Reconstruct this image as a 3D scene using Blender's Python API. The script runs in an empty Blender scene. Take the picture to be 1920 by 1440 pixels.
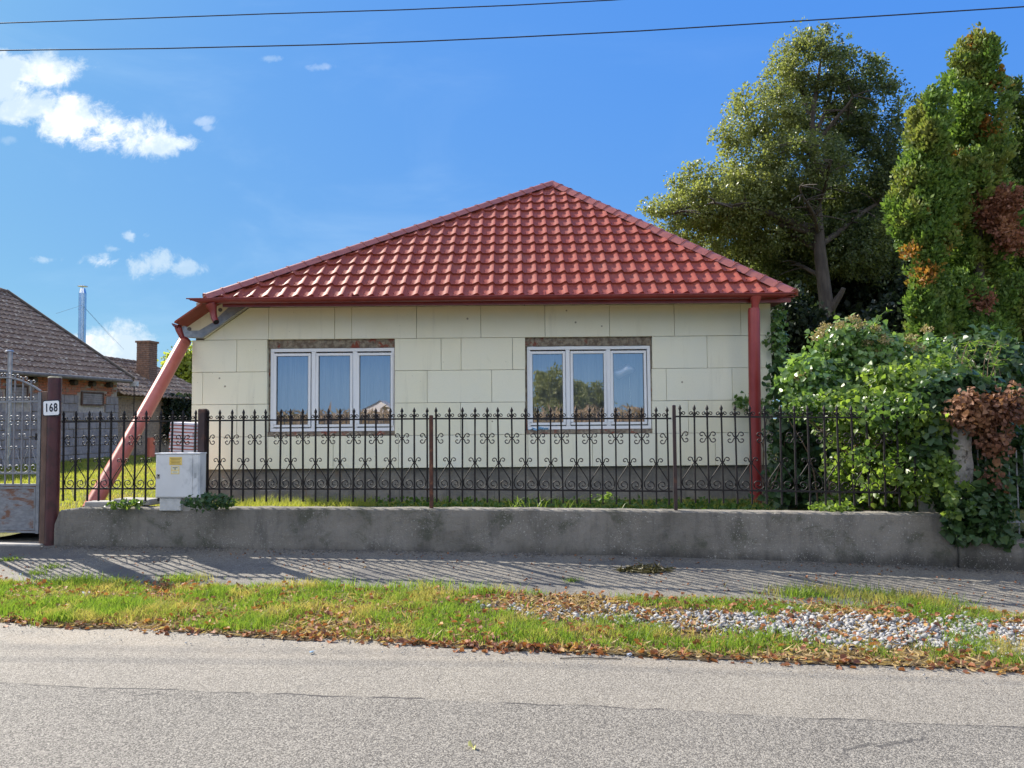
import bpy, bmesh, math, random
import numpy as np
from mathutils import Vector, Matrix, noise

R = math.radians
random.seed(7)
rng = np.random.default_rng(7)
sc = bpy.context.scene
COL = sc.collection

# ------------------------------------------------------------------ camera
EYE = Vector((0.0, 0.0, 1.45))
F, CX, CY = 1400.0, 960.0, 720.0          # focal length in photo pixels (1920 x 1440)
PITCH, ROLL = math.atan(68 / 1400.0), 0.0085
fwd = Vector((0, math.cos(PITCH), math.sin(PITCH)))
up0 = Vector((0, -math.sin(PITCH), math.cos(PITCH)))
r0 = Vector((1, 0, 0))
right = (r0 * math.cos(ROLL) - up0 * math.sin(ROLL)).normalized()
upv = (up0 * math.cos(ROLL) + r0 * math.sin(ROLL)).normalized()
cam_d = bpy.data.cameras.new('camera')
cam = bpy.data.objects.new('camera', cam_d)
COL.objects.link(cam)
cam_d.sensor_width = 36.0
cam_d.lens = 36.0 * F / 1920.0
cam_d.clip_start = 0.05
cam_d.clip_end = 3000
cam.matrix_world = Matrix.Translation(EYE) @ Matrix((
    (right.x, upv.x, -fwd.x), (right.y, upv.y, -fwd.y), (right.z, upv.z, -fwd.z))).to_4x4()
sc.camera = cam

# ------------------------------------------------------------------ light
SHX, SHY = 1.05, -0.85                      # shadow offset per metre of height
LSH = math.hypot(SHX, SHY)
SUN_EL = math.atan(1.0 / LSH)
SUN_AZ = math.atan2(-SHX, -SHY)             # clockwise from +Y
sun_d = bpy.data.lights.new('sun', 'SUN')
sun_d.energy = 3.15
sun_d.angle = R(0.5)
sun_d.color = (1.0, 0.93, 0.82)
sun = bpy.data.objects.new('sun', sun_d)
COL.objects.link(sun)
sun.rotation_euler = Vector((SHX, SHY, -1)).to_track_quat('-Z', 'Y').to_euler()
sc.view_settings.view_transform = 'Standard'
sc.view_settings.look = 'None'
sc.view_settings.gamma = 1
sc.view_settings.use_curve_mapping = False
sc.view_settings.exposure = 1.76
sc.cycles.max_bounces = 8
sc.cycles.transparent_max_bounces = 12
sc.cycles.use_denoising = True

world = bpy.data.worlds.new('World')
sc.world = world
world.use_nodes = True
WN = world.node_tree.nodes
WL = world.node_tree.links
WN.clear()


def ray(px, py):
    return (fwd + right * ((px - CX) / F) - upv * ((py - CY) / F))


def at(px, py, Y):
    d = ray(px, py)
    return EYE + d * (Y / d.y)


class G:
    """tiny node-graph helper"""
    def __init__(self, tree):
        self.t = tree

    def n(self, typ, **kw):
        o = self.t.nodes.new(typ)
        for k, v in kw.items():
            setattr(o, k, v)
        return o

    def put(self, sock, v):
        if isinstance(v, bpy.types.NodeSocket):
            self.t.links.new(v, sock)
        elif v is not None:
            if sock.type == 'RGBA' and not hasattr(v, '__len__'):
                v = (v, v, v, 1)
            elif sock.type == 'RGBA' and len(v) == 3:
                v = (*v, 1)
            sock.default_value = v

    def math(self, op, a, b=None, c=None, clamp=False):
        o = self.n('ShaderNodeMath', operation=op)
        o.use_clamp = clamp
        self.put(o.inputs[0], a)
        if b is not None:
            self.put(o.inputs[1], b)
        if c is not None:
            self.put(o.inputs[2], c)
        return o.outputs[0]

    def mix(self, f, a, b, blend='MIX'):
        o = self.n('ShaderNodeMixRGB', blend_type=blend)
        self.put(o.inputs[0], f)
        self.put(o.inputs[1], a)
        self.put(o.inputs[2], b)
        return o.outputs[0]

    def ramp(self, v, lo, hi, a=0.0, b=1.0, smooth=True):
        o = self.n('ShaderNodeMapRange')
        o.interpolation_type = 'SMOOTHSTEP' if smooth else 'LINEAR'
        self.put(o.inputs[0], v)
        for i, x in enumerate((lo, hi, a, b)):
            self.put(o.inputs[i + 1], x)
        return o.outputs[0]

    def noise(self, vec, scale, detail=3.0, rough=0.55, dist=0.0, out=0):
        o = self.n('ShaderNodeTexNoise')
        self.put(o.inputs['Vector'], vec)
        o.inputs['Scale'].default_value = scale
        o.inputs['Detail'].default_value = detail
        o.inputs['Roughness'].default_value = rough
        o.inputs['Distortion'].default_value = dist
        return o.outputs[out]

    def voro(self, vec, scale, feature='F1', out='Distance', rnd=1.0):
        o = self.n('ShaderNodeTexVoronoi', feature=feature)
        self.put(o.inputs['Vector'], vec)
        o.inputs['Scale'].default_value = scale
        o.inputs['Randomness'].default_value = rnd
        return o.outputs[out]

    def vmul(self, v, s):
        o = self.n('ShaderNodeVectorMath', operation='MULTIPLY')
        self.put(o.inputs[0], v)
        self.put(o.inputs[1], s)
        return o.outputs[0]


# ---- sky with clouds laid out by direction
def build_world():
    g = G(world.node_tree)
    sky = g.n('ShaderNodeTexSky', sky_type='NISHITA')
    sky.sun_disc = False
    sky.sun_elevation = SUN_EL
    sky.sun_rotation = SUN_AZ
    sky.altitude = 100
    sky.air_density = 1.0
    sky.dust_density = 0.4
    sky.ozone_density = 2.2
    tc = g.n('ShaderNodeTexCoord').outputs['Generated']
    sp = g.n('ShaderNodeSeparateXYZ')
    g.put(sp.inputs[0], tc)
    x, y, z = sp.outputs
    ys = g.math('MAXIMUM', y, 0.02)
    u = g.math('DIVIDE', x, ys)
    v = g.math('DIVIDE', z, ys)
    cb = g.n('ShaderNodeCombineXYZ')
    g.put(cb.inputs[0], u)
    g.put(cb.inputs[1], v)
    uv = cb.outputs[0]
    nz = g.noise(uv, 7.0, 7.0, 0.62)
    nz2 = g.noise(uv, 24.0, 8.0, 0.7, 0.4)
    wob = g.math('ADD', g.math('MULTIPLY', g.math('SUBTRACT', nz, 0.5), 3.4),
                 g.math('MULTIPLY', g.math('SUBTRACT', nz2, 0.5), 2.9))
    dens = None
    # (px, py, rx, ry, weight)
    blobs = [(35, 128, 95, 30, 1), (-20, 165, 75, 48, 1), (40, 205, 80, 30, 1), (130, 226, 95, 38, 1),
             (235, 250, 90, 38, 1), (300, 268, 56, 28, 1), (345, 268, 30, 18, 1),
             (178, 487, 52, 22, .75), (272, 492, 48, 24, .75), (350, 502, 28, 15, .6), (240, 443, 18, 14, .5),
             (95, 487, 34, 10, .45), (210, 466, 22, 9, .4), (303, 484, 24, 9, .45), (275, 441, 14, 8, .4),
             (378, 228, 26, 9, .32), (392, 240, 14, 7, .25), (505, 110, 30, 9, .30), (603, 126, 22, 7, .22),
             (212, 655, 75, 42, 1), (20, 262, 22, 9, .25)]
    for (px, py, rx, ry, w) in blobs:
        d = ray(px, py)
        cu, cv = d.x / d.y, d.z / d.y
        k = 1 / F / max(0.5, (d.y / d.length))
        a = g.math('DIVIDE', g.math('SUBTRACT', u, cu), rx / F * 1.05)
        b = g.math('DIVIDE', g.math('SUBTRACT', v, cv), ry / F * 1.05)
        r2 = g.math('ADD', g.math('MULTIPLY', a, a), g.math('MULTIPLY', b, b))
        rr = g.math('SUBTRACT', 1.12, g.math('SQRT', r2))
        e = g.math('ADD', g.math('MINIMUM', rr, 0.9), g.math('MULTIPLY', wob, 0.85 if w > .9 else 1.25))
        m = g.math('MULTIPLY', g.ramp(e, -.05 if w > .9 else 0.05, 0.75 if w > .9 else 1.0), w)
        m = g.math('MULTIPLY', m, g.ramp(r2, 3.2, 1.4))
        dens = m if dens is None else g.math('MAXIMUM', dens, m)
    front = g.ramp(y, 0.02, 0.1)
    dens = g.math('MULTIPLY', dens, front)
    # faint veil of cirrus everywhere
    veil = g.noise(g.vmul(tc, (1.0, 1.0, 3.0)), 2.2, 6.0, 0.6, 0.6)
    veil = g.math('MULTIPLY', g.ramp(veil, 0.48, 0.85), 0.22)
    leftish = g.ramp(x, 0.35, -0.55)
    veil = g.math('MULTIPLY', veil, g.math('ADD', 0.25, leftish))
    shade = g.noise(uv, 11.0, 5.0, 0.6)
    cl = g.mix(g.ramp(shade, 0.42, 0.62), (1.75, 2.15, 2.5, 1), (3.1, 3.15, 3.15, 1))
    skyc = g.n('ShaderNodeHueSaturation')
    g.put(skyc.inputs['Color'], sky.outputs[0])
    skyc.inputs['Saturation'].default_value = 1.12
    # the sky as the camera recorded it: the model's brightness drives a deep-to-pale blue scale
    ss = g.n('ShaderNodeSeparateColor')
    g.put(ss.inputs[0], skyc.outputs[0])
    f = g.math('POWER', g.math('MAXIMUM', g.math('DIVIDE', g.math('SUBTRACT', ss.outputs[0], .55), 4.4), 0.0), .62)
    f = g.math('MINIMUM', f, 1.8)
    dp, pl_ = (.115, .60, 2.15), (.60, 1.32, 2.15)
    cc = g.n('ShaderNodeCombineColor')
    for i in range(3):
        g.put(cc.inputs[i], g.math('ADD', dp[i], g.math('MULTIPLY', f, pl_[i] - dp[i])))
    # paler band towards the horizon on every side
    c = g.mix(g.ramp(z, .16, -.02, 0, .62), cc.outputs[0], (1.05, 1.62, 2.2, 1))
    # unseen clouds added behind the camera, extra bright to lift the shaded facade
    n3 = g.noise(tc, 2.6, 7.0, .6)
    fill_clouds = g.math('MULTIPLY', g.ramp(n3, .47, .56), g.math('MULTIPLY', g.ramp(y, .10, -.15), g.ramp(z, .16, .30)))
    c = g.mix(fill_clouds, c, (4.9, 4.9, 4.75, 1))
    c = g.mix(veil, c, (1.9, 2.5, 3.0, 1))
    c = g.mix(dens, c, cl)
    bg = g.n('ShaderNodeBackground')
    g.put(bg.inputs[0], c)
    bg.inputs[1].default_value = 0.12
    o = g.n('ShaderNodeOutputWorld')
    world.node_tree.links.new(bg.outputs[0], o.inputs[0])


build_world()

# ------------------------------------------------------------------ materials
MATS = {}


def new_mat(name):
    m = bpy.data.materials.new(name)
    m.use_nodes = True
    m.node_tree.nodes.clear()
    g = G(m.node_tree)
    out = g.n('ShaderNodeOutputMaterial')
    b = g.n('ShaderNodeBsdfPrincipled')
    m.node_tree.links.new(b.outputs[0], out.inputs[0])
    pos = g.n('ShaderNodeNewGeometry')
    MATS[name] = m
    return m, g, b, pos.outputs['Position'], out


def bump(g, b, h, strength, dist=0.01):
    o = g.n('ShaderNodeBump')
    o.inputs['Strength'].default_value = strength
    o.inputs['Distance'].default_value = dist
    g.put(o.inputs['Height'], h)
    g.put(b.inputs['Normal'], o.outputs[0])


def pm(name, c1, c2=None, scale=6.0, rough=0.6, bs=0.0, bscale=None, metal=0.0, spec=0.5, c3=None, s3=2.0, f3=(.55, .7), bd=0.01, stretch=None):
    m, g, b, pos, out = new_mat(name)
    v = pos if stretch is None else g.vmul(pos, stretch)
    c = c1
    if c2 is not None:
        c = g.mix(g.ramp(g.noise(v, scale, 5.0, 0.6), 0.35, 0.65), c1, c2)
    if c3 is not None:
        c = g.mix(g.ramp(g.noise(v, s3, 7.0, 0.65, 0.3), f3[0], f3[1]), c, c3)
    g.put(b.inputs['Base Color'], c)
    b.inputs['Roughness'].default_value = rough
    b.inputs['Metallic'].default_value = metal
    b.inputs['Specular IOR Level'].default_value = spec
    if bs:
        bump(g, b, g.noise(v, bscale or scale * 4, 5.0, 0.65), bs, bd)
    return m


def leaf_mat(name, ca, cb_, cc=None, patch=0.6, thr=(.5, .65), trans=0.4, rough=0.5, spec=0.4, grad=None):
    """ca/cb: per-leaf random pair, cc: patches by position; grad: (axis vec, lo, hi, colour)"""
    m, g, b, pos, out = new_mat(name)
    geo = g.n('ShaderNodeNewGeometry')
    rnd = geo.outputs['Random Per Island']
    c = g.mix(rnd, ca, cb_)
    if cc is not None:
        f = g.ramp(g.noise(pos, patch, 3.0, 0.6), thr[0], thr[1])
        c = g.mix(g.math('MULTIPLY', f, g.ramp(rnd, 0.0, 0.6, 0.45, 1.0)), c, cc)
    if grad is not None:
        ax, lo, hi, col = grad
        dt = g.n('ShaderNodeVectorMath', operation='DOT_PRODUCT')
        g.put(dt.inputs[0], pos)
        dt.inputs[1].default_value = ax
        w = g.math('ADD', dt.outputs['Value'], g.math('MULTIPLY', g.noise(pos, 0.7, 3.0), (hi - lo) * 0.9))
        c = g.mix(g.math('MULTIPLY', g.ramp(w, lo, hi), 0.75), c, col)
    g.put(b.inputs['Base Color'], c)
    b.inputs['Roughness'].default_value = rough
    b.inputs['Specular IOR Level'].default_value = spec
    tr = g.n('ShaderNodeBsdfTranslucent')
    g.put(tr.inputs[0], g.mix(1.0, c, (1.9, 1.9, 1.1, 1), 'MULTIPLY'))
    mx = g.n('ShaderNodeMixShader')
    mx.inputs[0].default_value = trans
    g.t.links.new(b.outputs[0], mx.inputs[1])
    g.t.links.new(tr.outputs[0], mx.inputs[2])
    g.t.links.new(mx.outputs[0], out.inputs[0])
    return m


M_roof = pm('roof_red', (.255, .050, .031), (.30, .068, .041), 9, .56, .12, 60, spec=.24, c3=(.30, .10, .07), s3=1.6, f3=(.5, .8))
def object_tint(m, amt, col):
    g = G(m.node_tree)
    b = [n for n in m.node_tree.nodes if n.type == 'BSDF_PRINCIPLED'][0]
    src = b.inputs['Base Color'].links[0].from_socket
    oi = g.n('ShaderNodeObjectInfo')
    g.put(b.inputs['Base Color'], g.mix(g.math('MULTIPLY', oi.outputs['Random'], amt), src, col))


object_tint(M_roof, .35, (.24, .075, .055, 1))
M_hip = pm('hip_red', (.28, .085, .065), (.33, .105, .08), 9, .42, .1, 60, spec=.5)
M_gutter = pm('gutter_red', (.18, .022, .018), (.22, .032, .026), 5, .33, 0.05, 30, spec=.5)
M_pipe = pm('pipe_red', (.48, .13, .085), (.54, .16, .11), 3, .38, .05, 25, spec=.45, c3=(.25, .09, .07), s3=5)
M_pipe_dark = pm('pipe_dark_red', (.27, .032, .028), (.31, .045, .04), 3, .35, .05, 25, spec=.45)
M_dark = pm('dark_hole', (.012, .011, .011), rough=.9)
M_flash = pm('zinc_flashing', (.22, .24, .26), (.31, .33, .34), 14, .42, .2, 40, metal=.55)
M_zinc = pm('zinc', (.30, .32, .34), (.42, .43, .44), 8, .4, .15, 30, metal=.6)
M_steel = pm('flue_steel', (.5, .56, .62), (.62, .66, .7), 6, .22, .05, 30, metal=1.0)
M_pvc = pm('white_pvc', (.86, .86, .87), (.88, .88, .89), 6, .3, .02, 30, spec=.5, c3=(.60, .62, .64), s3=9, f3=(.66, .8))
M_seam = pm('window_seam', (.16, .15, .14), (.10, .09, .08), 20, .8)
M_lintel = pm('lintel_plaster', (.34, .29, .22), (.16, .12, .09), 14, .95, .8, 30, c3=(.25, .07, .045), s3=5, f3=(.56, .63), bd=.02)
M_iron = pm('black_iron', (.012, .011, .012), (.022, .018, .018), 20, .62, .2, 90, spec=.25, c3=(.05, .022, .015), s3=9, f3=(.60, .75))
M_postiron = pm('post_iron', (.028, .014, .015), (.04, .02, .02), 12, .5, .2, 60, c3=(.10, .04, .025), s3=7, f3=(.58, .72))
M_rust = pm('rusty_iron', (.10, .035, .02), (.055, .022, .016), 16, .75, .5, 80, c3=(.17, .07, .035), s3=12)
M_maroon = pm('maroon_post', (.060, .016, .02), (.078, .022, .026), 8, .45, .15, 40, c3=(.035, .014, .014), s3=5, f3=(.5, .65))
M_galv = pm('grey_gate_paint', (.17, .18, .20), (.24, .25, .27), 16, .6, .2, 50, metal=.2, c3=(.15, .12, .10), s3=9, f3=(.58, .72))
M_gpanel = pm('gate_sheet', (.17, .18, .20), (.24, .25, .27), 9, .55, .3, 30, metal=.2, c3=(.17, .085, .055), s3=2.6, f3=(.53, .64), stretch=(1.5, 1.5, 4))
M_board = pm('weathered_post', (.10, .06, .045), (.16, .10, .075), 10, .8, .4, 40, stretch=(1, 1, .3))
M_box = pm('meter_box', (.60, .61, .62), (.64, .65, .66), 4, .45, .03, 30, c3=(.42, .44, .46), s3=3)
M_yel = pm('sticker_yellow', (.72, .50, .10), (.75, .56, .16), 10, .5)
M_pale = pm('sticker_pale', (.70, .68, .52), rough=.5)
M_ink = pm('ink', (.03, .03, .035), rough=.6)
M_inkb = pm('ink_brown', (.20, .12, .04), rough=.6)
M_enamel = pm('enamel_white', (.78, .80, .83), rough=.25, spec=.6)
M_enblack = pm('enamel_black', (.012, .014, .025), rough=.25, spec=.6)
M_render = pm('old_render', (.30, .28, .25), (.21, .20, .19), 6, .95, .6, 40, c3=(.24, .14, .09), s3=2.4, f3=(.56, .68), bd=.02)
M_wallin = pm('inner_plaster', (.45, .44, .40), rough=.9)
M_mortar = pm('mortar', (.50, .46, .40), (.36, .33, .29), 12, .95, .5, 50)
M_slab = pm('concrete_slab', (.36, .34, .31), (.28, .27, .25), 9, .95, .6, 60)
M_white = pm('white_block', (.55, .56, .56), (.45, .46, .46), 10, .9, .3, 50)
M_wire = pm('wire', (.015, .015, .02), rough=.6)
M_bark = pm('bark', (.055, .045, .038), (.095, .08, .066), 9, .9, .9, 24, bd=.03, stretch=(1, 1, .25))
M_twig = pm('twig', (.24, .16, .10), (.15, .10, .07), 14, .85)
M_foil = pm('foil_silver', (.55, .5, .52), rough=.25, metal=.7)
M_boardw = pm('foam_board_white', (.72, .70, .76), (.62, .60, .68), 9, .6)
M_boardr = pm('foam_board_red', (.55, .12, .07), (.48, .14, .10), 9, .6)
M_greenb = pm('green_cladding', (.05, .22, .08), rough=.6)
M_cream = pm('white_render', (.7, .68, .62), rough=.8)


def mat_eps():
    m, g, b, pos, out = new_mat('foam_panel')
    big = g.noise(pos, 0.9, 4.0, 0.6)
    c = g.mix(g.ramp(big, .35, .7), (.90, .86, .68, 1), (.87, .85, .71, 1))
    oi = g.n('ShaderNodeObjectInfo')
    c = g.mix(g.math('MULTIPLY', oi.outputs['Random'], .45), c, (.86, .80, .56, 1))
    fine = g.noise(pos, 160, 2.0, .5)
    c = g.mix(g.ramp(fine, .50, .72, 0, .22), c, (.56, .58, .50, 1))
    st = g.noise(pos, 3.1, 8.0, .7, .4)
    c = g.mix(g.ramp(st, .62, .82, 0, .4), c, (.52, .50, .34, 1))
    # ageing yellow under the eave: old weather exposure, strongest on the top row
    sp = g.n('ShaderNodeSeparateXYZ')
    g.put(sp.inputs[0], pos)
    zz = g.math('ADD', sp.outputs[2], g.math('MULTIPLY', g.noise(pos, 1.6, 4), .7))
    c = g.mix(g.ramp(zz, 2.9, 3.7, 0, .5), c, (.72, .66, .40, 1))
    stv = g.noise(g.vmul(pos, (7, 7, .7)), 1.0, 6.0, .65)
    c = g.mix(g.ramp(stv, .54, .74, 0, .30), c, (.56, .53, .40, 1))
    sp2 = g.voro(pos, 3.3)
    c = g.mix(g.ramp(sp2, .07, .03, 0, .8), c, (.16, .12, .08, 1))
    sp3 = g.voro(pos, 11.0)
    c = g.mix(g.math('MULTIPLY', g.ramp(sp3, .075, .03), g.ramp(g.noise(pos, 1.3), .52, .6)), c, (.40, .38, .28, 1))
    g.put(b.inputs['Base Color'], c)
    b.inputs['Roughness'].default_value = .85
    b.inputs['Specular IOR Level'].default_value = .2
    h = g.math('ADD', g.noise(pos, 140, 3.0, .6), g.math('MULTIPLY', g.voro(pos, 180), .5))
    bump(g, b, h, .35, .004)
    return m


def mat_asphalt(name, a, bcol, speck, sc_=150.0, mult=1.0, dark_patch=None, seam=None):
    m, g, b, pos, out = new_mat(name)
    big = g.noise(pos, .55, 5.0, .6)
    mid = g.noise(pos, 5.0, 6.0, .65)
    c = g.mix(g.ramp(big, .35, .65), a, bcol)
    if seam is not None:
        # two coats of asphalt meeting along a wavering seam (q = y + .105 x)
        dt = g.n('ShaderNodeVectorMath', operation='DOT_PRODUCT')
        g.put(dt.inputs[0], pos)
        dt.inputs[1].default_value = seam['ax']
        q = g.math('ADD', dt.outputs['Value'], g.math('MULTIPLY', g.math('SUBTRACT', g.noise(pos, 1.7, 5.0, .6), .5), .16))
        near = g.ramp(q, seam['q'] + .012, seam['q'] - .012)
        c = g.mix(g.math('MULTIPLY', g.ramp(q, 4.85, 5.3), g.ramp(g.noise(pos, 3.0, 6.0, .65), .35, .6)), c, (.34, .295, .23, 1))
        c = g.mix(near, c, g.mix(g.ramp(big, .35, .65), seam['a'], seam['b']))
        crack = g.ramp(g.math('ABSOLUTE', g.math('SUBTRACT', q, seam['q'])), .004, .016, 1, 0)
        crack = g.math('MULTIPLY', crack, g.ramp(g.noise(pos, 2.3, 6.0, .75), .40, .56))
    c = g.mix(g.ramp(g.noise(pos, 1.0, 7.0, .7, .5), .52, .68, 0, .35), c, g.mix(1.0, c, (.55, .55, .57, 1), 'MULTIPLY'))
    c = g.mix(g.ramp(mid, .35, .75, 0, .28), c, g.mix(1.0, c, (.62, .6, .6, 1), 'MULTIPLY'))
    v = g.voro(pos, sc_)
    vc = g.voro(pos, sc_, out='Color')
    sep = g.n('ShaderNodeSeparateColor')
    g.put(sep.inputs[0], vc)
    c = g.mix(g.ramp(sep.outputs[0], .2, 1.0, 0, .5, False), g.mix(1.0, c, (.62, .61, .6, 1), 'MULTIPLY'), speck)
    pit = g.noise(pos, sc_ * .55, 3.0, .7)
    c = g.mix(g.ramp(pit, .56, .70, 0, .45), c, (.035, .033, .034, 1))
    if dark_patch is not None:
        c = g.mix(g.ramp(g.noise(pos, 1.1, 7.0, .7, .3), .48, .62, 0, .75), c, dark_patch)
    if seam is not None:
        wv = g.n('ShaderNodeVectorMath', operation='ADD')
        g.put(wv.inputs[0], pos)
        g.put(wv.inputs[1], g.vmul(g.noise(pos, 3.0, 5.0, .6, out=1), (.5, .5, 0)))
        ce = g.voro(wv.outputs[0], .55, feature='DISTANCE_TO_EDGE')
        hair = g.math('MULTIPLY', g.ramp(ce, .004, .0015), g.ramp(g.noise(pos, .8, 3.0), .50, .60))
        c = g.mix(g.math('MULTIPLY', hair, .7), c, (.05, .047, .045, 1))
        c = g.mix(g.math('MULTIPLY', crack, .85), c, (.03, .028, .03, 1))
    g.put(b.inputs['Base Color'], c)
    b.inputs['Roughness'].default_value = .85
    b.inputs['Specular IOR Level'].default_value = .3
    h = g.math('SUBTRACT', g.math('MULTIPLY', pit, -1.0), g.math('MULTIPLY', v, .5))
    bump(g, b, h, .6, .007)
    return m


def mat_wallconc():
    m, g, b, pos, out = new_mat('fence_wall_concrete')
    c = g.mix(g.ramp(g.noise(pos, 1.1, 6.0, .65), .35, .65), (.25, .23, .20, 1), (.17, .157, .135, 1))
    vs = g.vmul(pos, (1, 1, .25))
    c = g.mix(g.ramp(g.noise(vs, 5.5, 6.0, .7), .47, .70, 0, .6), c, (.10, .095, .088, 1))
    c = g.mix(g.ramp(g.noise(pos, 2.2, 8.0, .75, .3), .52, .64, 0, .7), c, (.08, .085, .06, 1))
    sp = g.n('ShaderNodeSeparateXYZ')
    g.put(sp.inputs[0], pos)
    damp = g.math('ADD', sp.outputs[2], g.math('MULTIPLY', g.noise(vs, 3.5, 7.0, .7), .34))
    c = g.mix(g.ramp(damp, .27, .10, 0, .75), c, (.05, .048, .045, 1))
    w = g.voro(pos, 60)
    c = g.mix(g.math('MULTIPLY', g.ramp(w, .17, .08), g.ramp(g.noise(pos, 4), .45, .6)), c, (.44, .43, .39, 1))
    g.put(b.inputs['Base Color'], g.mix(g.math('MULTIPLY', g.ramp(g.noise(pos, 55, 3.0, .6), .60, .68), g.ramp(g.noise(pos, 2.0, 4.0), .42, .58)), c, (.40, .385, .35, 1)))
    b.inputs['Roughness'].default_value = .95
    b.inputs['Specular IOR Level'].default_value = .2
    h = g.math('ADD', g.noise(pos, 18, 8.0, .7), g.math('MULTIPLY', g.noise(pos, 120, 3), .4))
    bump(g, b, h, .9, .02)
    return m


def mat_soil(name, cols, scale):
    m, g, b, pos, out = new_mat(name)
    c = g.mix(g.ramp(g.noise(pos, scale, 6.0, .7), .35, .65), cols[0], cols[1])
    c = g.mix(g.ramp(g.noise(pos, scale * 7, 6.0, .7), .45, .7), c, cols[2])
    g.put(b.inputs['Base Color'], c)
    b.inputs['Roughness'].default_value = .95
    b.inputs['Specular IOR Level'].default_value = .15
    bump(g, b, g.noise(pos, scale * 9, 8, .75), 1.0, .03)
    return m


def mat_glass():
    m, g, b, pos, out = new_mat('window_glass')
    g.t.nodes.remove(b)
    gl = g.n('ShaderNodeBsdfGlossy')
    gl.inputs['Roughness'].default_value = .012
    gl.inputs['Color'].default_value = (.93, .90, 1, 1)
    bp = g.n('ShaderNodeBump')
    bp.inputs['Strength'].default_value = .05
    bp.inputs['Distance'].default_value = .02
    g.put(bp.inputs['Height'], g.noise(pos, 2.5, 1.0))
    g.put(gl.inputs['Normal'], bp.outputs[0])
    tr = g.n('ShaderNodeBsdfTransparent')
    tr.inputs[0].default_value = (.86, .9, .9, 1)
    mx = g.n('ShaderNodeMixShader')
    mx.inputs[0].default_value = .38
    g.t.links.new(tr.outputs[0], mx.inputs[1])
    g.t.links.new(gl.outputs[0], mx.inputs[2])
    g.t.links.new(mx.outputs[0], out.inputs[0])
    return m


M_eps = mat_eps()
M_glass = mat_glass()
AX = (.105, 1.0, 0.0)
M_road = mat_asphalt('road_asphalt', (.25, .228, .19, 1), (.215, .197, .168, 1), (.52, .48, .41, 1), 150,
                     seam={'ax': AX, 'q': 4.33, 'a': (.165, .153, .135, 1), 'b': (.13, .122, .11, 1)})
M_walk = mat_asphalt('sidewalk_asphalt', (.22, .20, .17, 1), (.15, .14, .125, 1), (.34, .32, .27, 1), 110, dark_patch=(.10, .095, .09, 1))
M_conc = mat_wallconc()
M_soil = mat_soil('verge_soil', ((.13, .09, .05, 1), (.085, .06, .035, 1), (.20, .145, .08, 1)), 3.0)
M_lawn = mat_soil('yard_soil', ((.13, .13, .035, 1), (.16, .15, .05, 1), (.09, .09, .03, 1)), 1.2)
M_field = mat_soil('field_soil', ((.32, .25, .14, 1), (.26, .21, .12, 1), (.38, .30, .18, 1)), .5)

M_grass = leaf_mat('verge_grass', (.09, .17, .018), (.20, .27, .05), (.34, .28, .11), 1.8, (.50, .64), .45, .55, .25)
M_lawngrass = leaf_mat('lawn_grass', (.19, .22, .035), (.30, .31, .07), (.30, .25, .09), .8, (.52, .66), .45, .55, .25)
M_straw = leaf_mat('straw', (.42, .32, .16), (.30, .20, .09), None, trans=.25, rough=.7)
M_deadleaf = leaf_mat('fallen_leaf', (.34, .135, .055), (.16, .065, .04), (.48, .30, .11), 5.0, (.55, .7), .2, .65, .3)
M_weed = leaf_mat('weed_leaf', (.045, .10, .02), (.09, .16, .03), None, trans=.35)
M_stone = pm('gravel_stone', (.42, .405, .38), (.30, .29, .28), 9, .85, .3, 60, c3=(.56, .54, .50), s3=14)

# ------------------------------------------------------------------ object helpers
WORLD = {}


def wmat(o):
    return WORLD.get(o.name, Matrix.Identity(4))


def tag(o, label=None, cat=None, group=None, kind=None):
    if label:
        o['label'] = label
    if cat:
        o['category'] = cat
    if group:
        o['group'] = group
    if kind:
        o['kind'] = kind
    return o


def link(name, data, parent=None, M=None):
    o = bpy.data.objects.new(name, data)
    COL.objects.link(o)
    M = M or Matrix.Identity(4)
    if parent is not None:
        o.parent = parent
        o.matrix_parent_inverse = wmat(parent).inverted()
    o.matrix_basis = M
    WORLD[o.name] = M.copy()
    return o


def thing(name, label, cat, loc=(0, 0, 0), group=None, rz=0.0):
    o = link(name, None, None, Matrix.Translation(Vector(loc)) @ Matrix.Rotation(rz, 4, 'Z'))
    return tag(o, label, cat, group)


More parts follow.
